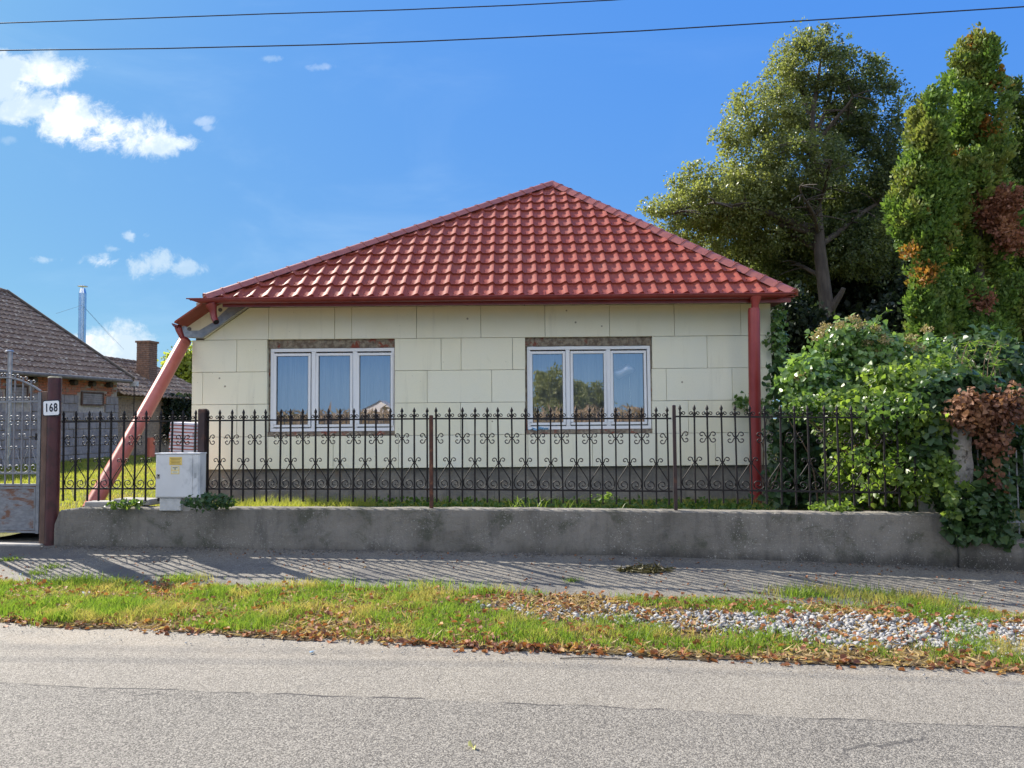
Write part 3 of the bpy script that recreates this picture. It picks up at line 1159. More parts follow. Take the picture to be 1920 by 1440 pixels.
# ---- front gutter, half round with mitred ends
def gutter(name, pa, pb, r, parent, mitre=0.15, axis='x'):
    mb = MB()
    K = 12
    outer, inner = [], []
    L = (pb - pa).length
    t = (pb - pa).normalized()
    s = Vector((0, 0, 1)).cross(t).normalized()       # sideways
    rings = []
    NS = 14
    for j in range(NS + 1):
        f = j / NS
        ring = []
        for (rr, rev) in ((r, False), (r - .004, True)):
            row = []
            for k in range(K + 1):
                an = math.pi * k / K
                zz = -math.sin(an) * rr
                off = 0.0
                if j == 0:
                    off = (1 + zz / r) * -mitre
                if j == NS:
                    off = (1 + zz / r) * mitre
                row.append(pa.lerp(pb, f) + t * off + s * (math.cos(an) * rr) + Vector((0, 0, zz)))
            ring += row if not rev else row[::-1]
        rings.append(ring)
    m = len(rings[0])
    vs = [p for rg2 in rings for p in rg2]
    fs = []
    for j in range(NS):
        for k in range(m):
            k2 = (k + 1) % m
            fs.append((j * m + k, j * m + k2, (j + 1) * m + k2, (j + 1) * m + k))
    mb.add(vs, fs, True)
    # rolled front lip
    for sg in (1, -1):
        mb.tube([pa + s * r * sg - t * mitre, pb + s * r * sg + t * mitre], .009, 6)
    return mb.build(name, M_gutter, parent)


YG = 11.0
GA, GB = at(378, 561, YG), at(1462, 550.5, YG)
GR = .068
gut = gutter('gutter', GA, GB, GR, house, .20)
bk = MB()
for k in range(9):
    p = GA.lerp(GB, (k + .35) / 9.0)
    pts = [p + Vector((0, -math.cos(math.pi * i / 8) * (GR + .004), -math.sin(math.pi * i / 8) * (GR + .004))) for i in range(9)]
    for q_ in range(8):
        a, b = pts[q_], pts[q_ + 1]
        bk.add([a + Vector((-.014, 0, 0)), b + Vector((-.014, 0, 0)), b + Vector((.014, 0, 0)), a + Vector((.014, 0, 0))], [(0, 1, 2, 3)])
    if k in (2, 5, 7):
        bk.tube([p + Vector((-.006, 0, 0)), p + Vector((.006, 0, 0))], .073, 14)
bk.build('gutter_bracket', M_gutter, gut)
# outlet with curled open elbow at the left
oc = at(397, 574, YG)
ow = at(404, 592, YG - .02)
oe = at(405.5, 604, YG - .07)
el = MB()
el.tube([oc + Vector((-.01, 0, .03)), oc, at(399, 581, YG), at(400, 588, YG), at(402, 597, YG - .02), oe], [.085, .078, .056, .048, .046, .044], 14, caps=False)
el.build('gutter_outlet', M_gutter, gut)
hb = MB()
dd = (oe - at(402, 597, YG - .02)).normalized()
hb.tube([oe - dd * .01, oe - dd * .004], [.041, .041], 14)
hb.build('outlet_opening', M_dark, gut)
# corner bracket of the side eave: zinc edged box with foam face and two fixings
YB = YF - .10
P_ = lambda px, py: (at(px, py, YB).x, at(px, py, YB).z)
cb = MB()
cb.prism([P_(339, 615), P_(345, 631.5), P_(380, 633), P_(461, 574.5), P_(500, 566), P_(385, 571)], YB + .006, YF + .08)
cbo = cb.build('eave_box', M_eps, house)
fl = MB()
fl.prism([P_(339.5, 613), P_(340, 631), P_(379, 632.5), P_(464, 574), P_(430, 575), P_(412, 592), P_(400, 604), P_(373, 620), P_(352, 620), P_(350, 611)], YB - .004, YB + .004)
fl.build('flashing', M_flash, cbo)
fe = MB()
a_, b_, c_ = at(341, 632, YB), at(380, 633.6, YB), at(467, 574.6, YB)
fe.tube([a_, b_, c_], .008, 4)
fe.build('flashing_edge', M_zinc, cbo)
for (px, py) in ((355, 617), (413, 581)):
    c = at(px, py, YB - .002)
    MB().tube([c + Vector((0, .004, 0)), c + Vector((0, -.006, 0))], .03, 14).build('fixing_plug', M_seam, cbo)
# red verge flashing and the end of the side gutter
vf = MB()
vf.prism([P_(386, 566), P_(402, 571), P_(342, 611), P_(329, 606)], YB - .06, YB + .02)
vf.build('verge_trim', M_gutter, roof)
sr = MB()                                  # the side slope carried down past the wall
q1, q2 = at(384, 563, 11.06), at(327, 602, 11.06)
sr.add([q1, Vector((q1.x, back + .5, q1.z)), Vector((q2.x, back + .5, q2.z)), q2,
        q1 - Vector((0, 0, .03)), Vector((q1.x, back + .5, q1.z - .03)), Vector((q2.x, back + .5, q2.z - .03)), q2 - Vector((0, 0, .03))],
       [(0, 1, 2, 3), (7, 6, 5, 4), (0, 3, 7, 4), (3, 2, 6, 7)])
sr.build('side_eave', M_roof, roof)
sg0 = at(329, 607, YB - .08)
sgut = gutter('side_gutter', sg0, sg0 + Vector((0, 9.5, .03)), .052, house, .0)
so = MB()
so.tube([sg0 + Vector((.0, .10, -.03)), at(336, 619, YB), at(340, 629, YB), at(344, 640, YB)], [.058, .052, .042, .042], 12, caps=False)
so.build('side_outlet', M_gutter, sgut)

# right hand downpipe
hp = MB()
ht = at(1416.5, 556, YG)
hb_ = at(1415, 586, YG)
hp.tube([ht, at(1416.5, 561, YG), at(1416, 571, YG), hb_], [.088, .08, .055, .055], 16)
dpo = hp.build('downpipe', M_pipe_dark, house)
pp = MB()
bot = at(1418, 956, YG)
pp.tube([at(1413.5, 578, YG), at(1413.5, 583, YG), at(1414.5, 700, YG), bot], [.078, .086, .086, .086], 18)
pp.build('pipe_length', M_pipe_dark, dpo)

# loose pipe leaning from the side eave down to the wall
pa_, pb_ = at(346, 640, 11.55), at(168, 957, 9.15)
lp = thing('leaning_drainpipe', 'long salmon red pipe leaning from the side gutter down to the low wall', 'pipe', (pb_.x, pb_.y, pb_.z))
m1 = MB()
m1.tube([pa_, pa_.lerp(pb_, .5) + Vector((0, 0, -.02)), pb_], [.094, .096, .096], 20, caps=False)
m1.tube([pb_, pa_], [.091, .089], 16, caps=False)
m1.build('pipe_body', M_pipe, lp)
m2 = MB()
m2.tube([pa_.lerp(pb_, -.001), pa_.lerp(pb_, .012)], [.099, .099], 20, caps=False)
m2.build('collar', M_gutter, lp)

# ------------------------------------------------------------------ retaining wall and fence
S0 = on_fence(103, 955)[0]
S1 = on_fence(1792, 964)[0]


def wall_mesh(s0, s1, zt_f, name, label, thick=.20, y0=0.0):
    n = int((s1 - s0) / .06)
    NZ = 9
    ss = np.linspace(s0, s1, n)
    prof = []
    vs = []
    for s in ss:
        zt = zt_f(s) + .007 * noise.noise(Vector((s * 3, 0, 0))) + .006 * noise.noise(Vector((s * 14, 3, 0)))
        bz = float(street_z((FM @ Vector((s, 0, 0))).x, (FM @ Vector((s, 0, 0))).y)) - .12
        for k in range(NZ):
            f = k / (NZ - 1)
            z = bz + (zt - .014 - bz) * f
            dy = .012 * noise.noise(Vector((s * 2, z * 4, 0))) + .006 * noise.noise(Vector((s * 11, z * 13, 2)))
            # worn, chipped foot
            ft = max(0, 1 - (z - bz - .12) / .12)
            dy += .02 * ft * (noise.noise(Vector((s * 5, 8, 1))) + .2)
            vs.append((s, y0 + dy - .012 * (1 - f), z))
        vs.append((s, y0 + .018, zt))
        vs.append((s, y0 + thick, zt + .004 * noise.noise(Vector((s * 9, 9, 9)))))
        vs.append((s, y0 + thick + .01, bz))
    m = NZ + 3
    fs = []
    for i in range(n - 1):
        for k in range(m - 1):
            fs.append((i * m + k, (i + 1) * m + k, (i + 1) * m + k + 1, i * m + k + 1))
    fs.append(tuple(range(m - 1, -1, -1)))
    fs.append(tuple((n - 1) * m + k for k in range(m)))
    mb = MB()
    mb.add([FM @ Vector(v) for v in vs], fs, False)
    o = mb.build(name, M_conc)
    tag(o, label, 'wall')
    return o


def ztop(s):
    return float(np.interp(s, [S0, S0 + .06, S0 + .35, -3, 0, 3.3, 5.5], [.30, .44, .478, .478, .478, .452, .438]))


wall_mesh(S0, S1, ztop, 'low_wall', 'long grey stained concrete wall carrying the black iron fence')
s2 = on_fence(1920, 1000)[0] + 1.2
wall_mesh(S1 + .006, s2, lambda s: .185, 'low_wall', 'lower stretch of concrete wall past the vine covered pillar', thick=.2, y0=-.03)

FY = .10                                     # fence line set back on the wall
UNIT = .1425


def fz(py, px=700):
    return on_fence(px, py, FY)[1]


Z_TIP, Z_RT, Z_C, Z_V, Z_VF, Z_RB, Z_PB = fz(766), fz(786), fz(822.5), fz(862), fz(898), fz(917), fz(941)


def spiral(cx, cz, r0_, r1_, a0, a1, n=12):
    return [(cx + (r0_ + (r1_ - r0_) * i / n) * math.cos(a0 + (a1 - a0) * i / n), 0,
             cz + (r0_ + (r1_ - r0_) * i / n) * math.sin(a0 + (a1 - a0) * i / n)) for i in range(n + 1)]


def picket_mesh(mat, zt, zb, w=.0085, tip=True):
    mb = MB()
    mb.box(-w, w, -w, w, zb, zt - .055)
    if tip:
        z = zt - .10
        prof = [(z, .008), (z + .012, .017), (z + .022, .009), (z + .040, .009), (z + .052, .0185), (z + .072, .014), (z + .10, .001)]
        mb.tube([(0, 0, a) for a, _ in prof], [b for _, b in prof], 6, True, False)
    return mb.mesh('picket', mat)


def mirror(pts):
    return [(-x, y, z) for x, y, z in pts]


RB = .0058
pic_me = picket_mesh(M_iron, Z_TIP + .01, Z_PB)


def curl_mesh(mat, sides=(1, -1), z=None, x=.034, r=.020):
    mb = MB()
    z = z or Z_RT + .034
    p = [(.004, 0, Z_RT + .008), (.012, 0, z - .012), (.022, 0, z + .016)] + spiral(x, z, .020, .006, math.pi * .55, -math.pi * 1.2, 9)
    for sgn in sides:
        mb.tube(p if sgn > 0 else mirror(p), RB * .85, 4, False)
    return mb.mesh('tip_curl', mat)


def c_mesh(mat, sides=(1, -1)):
    mb = MB()
    up = [(.006, 0, Z_C + .004), (.018, 0, Z_C + .012), (.027, 0, Z_C + .028)] + spiral(.058, Z_C + .030, .031, .010, math.pi, -math.pi * .75, 13)
    dn_ = [(x, y, 2 * Z_C - z) for x, y, z in up]
    for sgn in sides:
        for p in (up, dn_):
            mb.tube(p if sgn > 0 else mirror(p), RB, 4, False)
    return mb.mesh('scroll', mat)


def v_mesh(mat, sides=(1, -1)):
    mb = MB()
    top = [(.008, 0, Z_V - .035), (.020, 0, Z_V - .012)] + spiral(.050, Z_V - .002, .028, .009, math.pi * .95, -math.pi * .8, 12)
    leg = [(.008, 0, Z_V - .035), (.07, 0, Z_VF + .085), (.118, 0, Z_VF + .01), (.130, 0, Z_VF - .03), (.125, 0, Z_RB + .048)]
    leg += spiral(.072, Z_RB + .062, .055, .052, -.25, -math.pi * .5, 4)
    leg += spiral(.066, Z_RB + .066, .050, .012, -math.pi * .62, -math.pi * 2.75, 16)
    for sgn in sides:
        for p in (top, leg):
            mb.tube(p if sgn > 0 else mirror(p), RB, 4, False)
    return mb.mesh('lyre_scroll', mat)


curl_me, c_me, v_me = curl_mesh(M_iron), c_mesh(M_iron), v_mesh(M_iron)
curlR = curl_mesh(M_iron, (1,))
curlL = curl_mesh(M_iron, (-1,))
cR, cL = c_mesh(M_iron, (1,)), c_mesh(M_iron, (-1,))


def fence_section(s0, s1, n, label, first_c, dzr=0.0):
    """n pickets from s0 to s1; first_c: the first picket carries a C scroll"""
    root = link('fence_section', None, None, FM @ Matrix.Translation((s0, FY, .45)))
    tag(root, label, 'fence', 'wrought iron fence sections on the low wall')
    sl = (s1 - s0) / (n - 1)
    kz = dzr / (s1 - s0)
    for z in (Z_RT, Z_RB):
        mb = MB()
        vs = []
        mb.box(s0 - .04, s1 + .04, FY - .0105, FY + .0105, z - .009, z + .009)
        mb.v = [(x, y, zz + kz * (x - s0)) for x, y, zz in mb.v]
        mb.build('top_rail' if z == Z_RT else 'bottom_rail', M_iron, root, FM)
    sx = sl / UNIT
    for i in range(n):
        s = s0 + sl * i
        M = FM @ Matrix.Translation((s + random.uniform(-.003, .003), FY, kz * (s - s0))) @ Matrix.Rotation(random.gauss(0, .007), 4, 'Y') @ Matrix.Rotation(random.gauss(0, .008), 4, 'X')
        link('picket', pic_me, root, M)
        Ms = M @ Matrix.Scale(sx, 4, (1, 0, 0))
        link('tip_curl', curlR if i == 0 else curlL if i == n - 1 else curl_me, root, Ms)
        if (i % 2 == 0) == first_c:
            link('scroll', cR if i == 0 else cL if i == n - 1 else c_me, root, Ms)
        elif 0 < i < n - 1:
            link('lyre_scroll', v_me, root, Ms)
    return root


fsx = lambda px: on_fence(px, 850, FY)[0]
fence_section(fsx(121), fsx(364), 12, 'short black iron fence section between the maroon number post and the meter box', True)
fence_section(fsx(390), fsx(801), 19, 'black iron fence section in front of the window nearer the meter box', True)
fence_section(fsx(819), fsx(1253), 19, 'black iron fence section between the rusty slim post and the next brown post', True, -.02)
fence_section(fsx(1275), fsx(1712), 17, 'black iron fence section passing the red downpipe into the green bushes', True, -.035)


def post(px, w, py_top, mat, label, py_bot=955, round_=False, cat='fence post'):
    s = fsx(px)
    zt_ = on_fence(px, py_top, FY)[1]
    zb_ = on_fence(px, py_bot, FY)[1] - .02
    mb = MB()
    if round_:
        mb.tube([(s, FY, zb_), (s, FY, zt_)], w / 2, 16)
    else:
        mb.box(s - w / 2, s + w / 2, FY - w / 2 - .012, FY + w / 2 - .012, zb_, zt_)
        mb.box(s - w / 2 + .006, s + w / 2 - .006, FY - w / 2 - .006, FY + w / 2 - .018, zt_, zt_ + .003)
    o = mb.build('fence_post', mat, None, FM, bevel=.003)
    return tag(o, label, cat)


post(380.5, .078, 767, M_postiron, 'thick dark brown square fence post beside the meter box', 951)
post(809, .040, 779, M_rust, 'slim rusty fence post, shorter than its neighbours, between the two windows', 954)
post(1265, .036, 760, M_postiron, 'slim dark brown fence post standing right of the second window', 957)
# pillar end post
so_ = MB()
s_, z_ = on_fence(1786, 880, FY)
so_.box(s_ - .02, s_ + .02, FY - .03, FY + .01, .3, on_fence(1786, 850, FY)[1])
tag(so_.build('fence_post', M_maroon, None, FM), 'narrow maroon post against the vine covered pillar', 'fence post')

# number post
NB = on_fence(97, 1003, .06)
NT = on_fence(103.5, 709, .06)
mb = MB()
mb.tube([(NB[0], .06, -.05), (NB[0], .06, NT[1])], .073, 22)
npst = link('number_post', None, None, FM @ Matrix.Translation((NB[0], .06, 0)))
tag(npst, 'round maroon painted steel post holding the white 168 plate', 'post')
mb.build('shaft', M_maroon, npst, FM)
mb = MB()
mb.tube([(NB[0], .06, NT[1]), (NB[0], .06, NT[1] + .012), (NB[0], .06, NT[1] + .016)], [.074, .074, .06], 22)
mb.build('cap', pm('cap_pale', (.42, .38, .25), (.3, .26, .18), 30, .7), npst, FM)

# number plate
pc = on_fence(96.3, 765, -.025)
plate = link('number_plate', None, None, FM @ Matrix.Translation((pc[0], -.025, pc[1])) @ Matrix.Rotation(R(-2), 4, 'Y'))
tag(plate, 'white enamel house number plate reading 168 on the maroon post', 'sign')
PMt = WORLD[plate.name]


def rrect(w, h, r, n=5):
    pts = []
    for (cx, cz, a0) in ((w / 2 - r, h / 2 - r, 0), (-w / 2 + r, h / 2 - r, 90), (-w / 2 + r, -h / 2 + r, 180), (w / 2 - r, -h / 2 + r, 270)):
        for i in range(n + 1):
            an = R(a0 + 90 * i / n)
            pts.append((cx + r * math.cos(an), cz + r * math.sin(an)))
    return pts


MB().prism(rrect(.218, .188, .024)[::-1], 0, .006).build('border', M_enblack, plate, PMt)
MB().prism(rrect(.196, .166, .02)[::-1], -.003, .002).build('plate_face', M_enamel, plate, PMt)


def text_mesh(body, size, mat, off=0.0, xs=1.0):
    cu = bpy.data.curves.new('t', 'FONT')
    cu.body = body
    cu.size = size
    cu.align_x = 'CENTER'
    cu.align_y = 'CENTER'
    cu.offset = off
    cu.extrude = .0008
    cu.space_character = 1.12
    o = bpy.data.objects.new('t', cu)
    COL.objects.link(o)
    dg = bpy.context.evaluated_depsgraph_get()
    me = bpy.data.meshes.new_from_object(o.evaluated_get(dg))
    bpy.data.objects.remove(o)
    me.materials.clear()
    me.materials.append(mat)
    me.transform(Matrix.Rotation(R(90), 4, 'X') @ Matrix.Scale(xs, 4, (1, 0, 0)))
    me.name = 'lettering'
    return me


link('lettering', text_mesh('168', .135, M_enblack, .0035, .74), plate, PMt @ Matrix.Translation((0, -.0042, 0)))

# meter box
bs0, bz1 = on_fence(292, 850, -.06)
bs1, bz0 = on_fence(374, 934, -.06)
mbx = link('meter_box', None, None, FM @ Matrix.Translation((bs0, -.06, .47)))
tag(mbx, 'grey utility meter cabinet with yellow stickers standing on the low wall', 'meter box')
MB().box(bs0, bs1, -.06, .085, bz0, bz1).build('cabinet', M_box, mbx, FM, bevel=.008)
dsx = bs1 - .085
MB().box(bs0 + .014, dsx, -.068, -.055, bz0 + .012, bz1 - .022).build('door', M_box, mbx, FM, bevel=.004)
MB().box(bs0 - .004, bs1 + .004, -.072, .09, bz1 - .012, bz1 + .004).build('lid', M_box, mbx, FM, bevel=.003)
MB().box(dsx + .006, bs1 - .012, -.066, -.055, bz0 + .012, bz1 - .022).build('side_panel', M_box, mbx, FM, bevel=.004)
lk = MB()
l0 = on_fence(296, 893, -.07)
lk.box(l0[0] - .015, l0[0] + .02, -.074, -.066, l0[1] - .025, l0[1] + .025)
lock = lk.build('lock', pm('lock_metal', (.30, .28, .26), rough=.5, metal=.4), mbx, FM)
lk = MB()
lk.tube([(l0[0] + .012, -.074, l0[1] + .008), (l0[0] + .012, -.079, l0[1] + .008)], .009, 10)
lk.build('keyhole', M_dark, lock, FM)
a = on_fence(317.5, 857, -.07)
b = on_fence(341, 872, -.07)
s1_ = MB().box(a[0], b[0], -.0695, -.0675, b[1], a[1]).build('warning_sticker', M_yel, mbx, FM)
tx = MB()
for i, zz in enumerate(np.linspace(a[1] - .014, b[1] + .012, 5)):
    wd = (.0, .01, .004, .012, .002)[i]
    tx.box(a[0] + .012 + wd, b[0] - .012 - wd, -.0703, -.0694, zz - .0025, zz + .0025)
tx.build('print', M_inkb, s1_, FM)
a = on_fence(320.5, 874, -.07)
b = on_fence(336, 889, -.07)
s2_ = MB().box(a[0], b[0], -.0695, -.0675, b[1], a[1]).build('small_sticker', M_yel, mbx, FM)
tx = MB()
tx.box(a[0] + .008, b[0] - .008, -.0703, -.0694, b[1] + .05, a[1] - .006)
tx.box(a[0] + .008, b[0] - .008, -.0703, -.0694, b[1] + .008, b[1] + .04)
tx.build('print_ground', M_pale, s2_, FM)
tx = MB()
mx_ = (a[0] + b[0]) / 2
tx.box(mx_ - .03, mx_ + .03, -.0710, -.0702, a[1] - .022, a[1] - .015)
tx.box(mx_ - .004, mx_ + .004, -.0710, -.0702, a[1] - .045, a[1] - .022)
tx.box(mx_ - .025, mx_ + .025, -.0710, -.0702, b[1] + .022, b[1] + .026)
tx.build('print', M_ink, s2_, FM)
a = on_fence(366, 888, -.07)
tx = MB()
for k in range(5):
    tx.box(a[0] - .012, a[0] + .012, -.0672, -.0655, a[1] - .012 * k, a[1] - .012 * k + .007)
tx.build('vent_marks', M_flash, mbx, FM)
pd0, pd1 = on_fence(298, 945, -.05)[0], on_fence(338, 945, -.05)[0]
MB().box(pd0, pd1, -.04, .06, .45, bz0 - .001).build('pedestal', M_white, mbx, FM, bevel=.005)
MB().box(bs0 + .03, bs1 - .02, .0, .07, .44, bz0 - .002).build('pedestal_back', M_slab, mbx, FM)

# gate (left edge)
def gs(px, py=850):
    return on_fence(px, py, .04)[0]


GY = .04
g0, g1 = gs(-70), gs(77)
gate = link('garden_gate', None, None, FM @ Matrix.Translation((g0, GY, 0)))
tag(gate, 'grey painted iron garden gate with arched scrolled top and rusty lower sheet', 'gate')
gzf = lambda py: on_fence(40, py, GY)[1]
zA, zH, zL1, zL2, zP = gzf(753), gzf(753), gzf(887), gzf(908), gzf(1000)
gw = g1 - g0
fr = MB()
for s in (g0 + .02, g1 - .02):
    fr.box(s - .02, s + .02, GY - .02, GY + .02, zP, gzf(736))
for z in (gzf(753), gzf(887), gzf(909), zP + .02):
    fr.box(g0 + .04, g1 - .04, GY - .014, GY + .014, z - .012, z + .012)
arch = [(g0 + .02 + (gw - .04) * i / 16, GY, gzf(734) + .17 * math.sin(math.pi * i / 16) ** .9) for i in range(17)]
fr.tube(arch, .014, 4, phase=.78)
fr.build('gate_frame', M_galv, gate, FM)
MB().box(g0 + .04, g1 - .04, GY - .004, GY + .006, zP + .03, gzf(911)).build('lower_sheet', M_gpanel, gate, FM)
fr2 = MB()
fr2.ring(g0 + .05, g1 - .05, zP + .04, gzf(913), .02, GY - .012, GY - .003)
fr2.build('sheet_frame', M_galv, gate, FM)
ng = 9
gsp = (gw - .08) / ng


def gate_curl(pts):
    mb = MB()
    for p in pts:
        mb.tube(p, .006, 4, False)
    return mb.mesh('gate_scroll', M_galv)


hC = .0
lyr = gate_curl([[(x, y, z - Z_RB) for x, y, z in spiral(.05 * s, Z_RB + .062, .048, .012, -math.pi * .5 if s > 0 else -math.pi * .5, -math.pi * .5 + (-1 if s > 0 else 1) * math.pi * 2.0, 16)] +
                 [] for s in (1, -1)] + [[(0.02, 0, .30), (.07, 0, .16), (.105, 0, .07)], [(-.02, 0, .30), (-.07, 0, .16), (-.105, 0, .07)]])
dbl = gate_curl([spiral(.045 * s, .03 * t, .030, .008, math.pi if s > 0 else 0, (-.9 if s > 0 else 1.9) * math.pi if t > 0 else (2.9 if s > 0 else -1.9) * math.pi, 12) for s in (1, -1) for t in (1, -1)])
sml = gate_curl([spiral(.035 * s, .0, .024, .006, math.pi if s > 0 else 0, (-.9 if s > 0 else 1.9) * math.pi, 10) for s in (1, -1)])
for i in range(1, ng):
    s = g0 + .04 + gsp * i
    zt_ = gzf(734) + .17 * math.sin(math.pi * (s - g0) / gw) ** .9
    mb = MB()
    mb.box(-.007, .007, -.007, .007, gzf(909), zt_ + .05)
    link('gate_bar', mb.mesh('gate_bar', M_galv), gate, FM @ Matrix.Translation((s, GY, 0)))
    link('gate_scroll', sml, gate, FM @ Matrix.Translation((s, GY, gzf(748))))
    link('gate_scroll', sml, gate, FM @ Matrix.Translation((s, GY, zt_ + .03)))
    if i % 2 == 0:
        link('gate_scroll', lyr, gate, FM @ Matrix.Translation((s, GY, gzf(887))))
        link('gate_scroll', sml, gate, FM @ Matrix.Translation((s, GY, gzf(840) - 1e-3)))
        link('gate_scroll', dbl, gate, FM @ Matrix.Translation((s, GY, gzf(788))))
    else:
        link('gate_scroll', sml, gate, FM @ Matrix.Translation((s, GY, gzf(817))))
hd = MB()
s_, z_ = on_fence(70, 819, GY)
hd.box(s_ - .012, s_ + .02, GY - .02, GY + .02, z_ - .04, z_ + .04)
hd.tube([(s_, GY - .03, z_), (s_ - .07, GY - .04, z_)], .009, 6)
hd.build('latch', M_iron, gate, FM)
gp = MB()
gp.box(gs(78.5), gs(89), .02, .075, -.02, on_fence(83, 734, .04)[1])
tag(gp.build('gate_post', M_board, None, FM, bevel=.004), 'weathered brown square post the grey gate closes against', 'post')
# concrete threshold under the gate
th = MB()
th.box(g0 - .6, gs(88), -.05, 2.4, -.1, .055)
tag(th.build('threshold', M_slab, None, FM, bevel=.01), kind='structure')

# ------------------------------------------------------------------ pillar and far-right fence
ps0, ps1 = on_fence(1790, 900, .0)[0], on_fence(1826, 900, .0)[0]
pz1 = on_fence(1805, 770, 0)[1]
pm_ = MB()
bmn = bmesh.new()
K = 14
vsz = []
for j in range(K + 1):
    z = -.05 + (pz1 + .05) * j / K
    for (sx_, yy) in ((ps0, .01), ((ps0 + ps1) / 2, .0), (ps1, .01), (ps1, .24), (ps0, .24)):
        vsz.append(FM @ Vector((sx_ + .012 * noise.noise(Vector((sx_ * 7, z * 6, 1))), yy + .014 * noise.noise(Vector((sx_ * 8, z * 7, 4))), z)))
bmn.free()
fs = []
for j in range(K):
    for k in range(5):
        fs.append((j * 5 + k, j * 5 + (k + 1) % 5, (j + 1) * 5 + (k + 1) % 5, (j + 1) * 5 + k))
fs.append((K * 5, K * 5 + 1, K * 5 + 2, K * 5 + 3, K * 5 + 4))
pm_.add(vsz, fs)
M_pillar = pm('pillar_render', (.34, .32, .29), (.24, .225, .21), 9, .95, .9, 30, c3=(.10, .09, .08), s3=8, f3=(.56, .66), bd=.02)
tag(pm_.build('pillar', M_pillar), 'rough concrete gate pillar half hidden by vines', 'pillar')
# second stone pillar glimpsed behind
q_ = at(1752, 860, 8.35)
MB_ = MB().box(q_.x - .09, q_.x + .09, q_.y, q_.y + .2, .2, at(1752, 770, 8.35).z)
tag(MB_.build('pillar', M_pillar), 'pale rough pillar seen through the bush left of the big pillar', 'pillar')
fr_ = link('side_fence', None, None, FM @ Matrix.Translation((ps1, .08, .2)))
tag(fr_, 'low grey barred fence at the edge beyond the vine covered pillar', 'fence')
rz = on_fence(1880, 978, .08)[1]
MB().box(ps1 + .02, s2, .07, .09, rz - .012, rz + .012).build('rail', M_galv, fr_, FM)
M_dull = pm('dull_grey_paint', (.13, .14, .15), (.19, .20, .21), 10, .6)
bme = MB().box(-.006, .006, -.006, .006, .19, 1.1).mesh('bar', M_dull)
s = on_fence(1838, 980, .08)[0]
while s < s2:
    link('bar', bme, fr_, FM @ Matrix.Translation((s, .08, 0)))
    s += .075

# ------------------------------------------------------------------ background buildings at the left
A0 = Vector((-12.6, 23.9, 0))
Ad = Vector((.129, .9916, 0)).normalized()
An = Vector((Ad.y, -Ad.x, 0))             # outward, towards the yard
AM = Matrix(((Ad.x, -An.x, 0, A0.x), (Ad.y, -An.y, 0, A0.y), (0, 0, 1, 0), (0, 0, 0, 1)))   # local: x along, y inwards
AM = AM if True else AM
M_block = pm('grey_block', (.33, .31, .31), (.24, .225, .23), 5, .95, .5, 40, c3=(.25, .22, .20), s3=3)
M_brickA = pm('red_brick', (.48, .18, .10), (.34, .15, .10), 14, .95, .5, 40, c3=(.30, .22, .16), s3=3.5, f3=(.5, .6))
M_brickB = pm('buff_brick', (.44, .33, .23), (.30, .23, .17), 13, .95, .5, 40, c3=(.16, .12, .10), s3=4)
M_oldtile = pm('old_tile', (.14, .10, .078), (.21, .155, .12), 9, .9, .5, 30, spec=.2, c3=(.38, .34, .28), s3=8, f3=(.54, .64))
M_beam = pm('old_timber', (.06, .05, .04), (.09, .075, .06), 10, .9)
bA = thing('outbuilding', 'long grey block outbuilding with dark tiled roof behind the gate', 'building', (-12.9, 19, .3))
LA = 12.0
aw = MB()
aw.box(-LA, 0, .06, .3, .1, 2.86, AM)
aw.box(-.3, 0, .3, 8.6, .1, 2.86, AM)
aw.box(-LA, -LA + .3, .3, 8.6, .1, 2.86, AM)
aw.box(-LA + .3, -.3, 8.3, 8.6, .1, 2.86, AM)
# gable triangle
gb = MB()
gb.add([AM @ Vector(p) for p in ((0, 0.06, 2.86), (0, 8.5, 2.86), (0, 4.3, 5.6), (-.3, .06, 2.86), (-.3, 8.5, 2.86), (-.3, 4.3, 5.6))],
       [(0, 1, 2), (5, 4, 3), (0, 2, 5, 3), (2, 1, 4, 5)])
awo = aw.build('wall', M_mortar, bA)
gb.build('gable', M_mortar, bA)
holes = [(-1.75, -.78, 2.0, 2.42), (-4.45, -3.75, 2.04, 2.5), (-6.6, -6.0, 2.04, 2.5)]
holes[0] = (22.3 - 23.9 - .05, 23.1 - 23.9 + .1, 2.0, 2.42)
blk = MB().box(.012, .388, 0, .06, .012, .238).mesh('block', M_block)
blkh = MB().box(.012, .188, 0, .06, .012, .238).mesh('block', M_block)
z = .30
ri = 0
while z < 2.15:
    s = -8.6 + (.2 if ri % 2 else 0)
    while s < -.05:
        L = .4 if s + .4 <= 0.01 else .2
        bad = any(s < h[1] and s + L > h[0] and z < h[3] and z + .25 > h[2] for h in holes)
        if s + L <= .01:
            dy = random.uniform(-.008, .008)
            if not bad:
                link('block', blk if L == .4 else blkh, awo, AM @ Matrix.Translation((s, dy, z)))
            else:
                for ss_ in (s, s + .2):
                    if L == .2 and ss_ > s:
                        continue
                    if not any(ss_ < h[1] and ss_ + .2 > h[0] and z < h[3] and z + .25 > h[2] for h in holes):
                        link('block', blkh, awo, AM @ Matrix.Translation((ss_, dy, z)))
        s += L
    z += .25
    ri += 1


def brick_wall(s0, s1, z0, z1, M, y=0.0, bl=.25, bh=.075, skip=(), ragged=0.0):
    mb = MB()
    z = z0
    r = 0
    while z + bh <= z1 + .001:
        s = s0 + (bl / 2 if r % 2 else 0)
        while s + bl <= s1 + .001:
            if not any(s < h[1] and s + bl > h[0] and z < h[3] and z + bh > h[2] for h in skip) and random.random() > ragged:
                dy = random.uniform(-.006, .006)
                mb.box(s + .005, s + bl - .005, y + dy, y + .07, z + .005, z + bh - .005, M)
            s += bl
        z += bh
        r += 1
    return mb


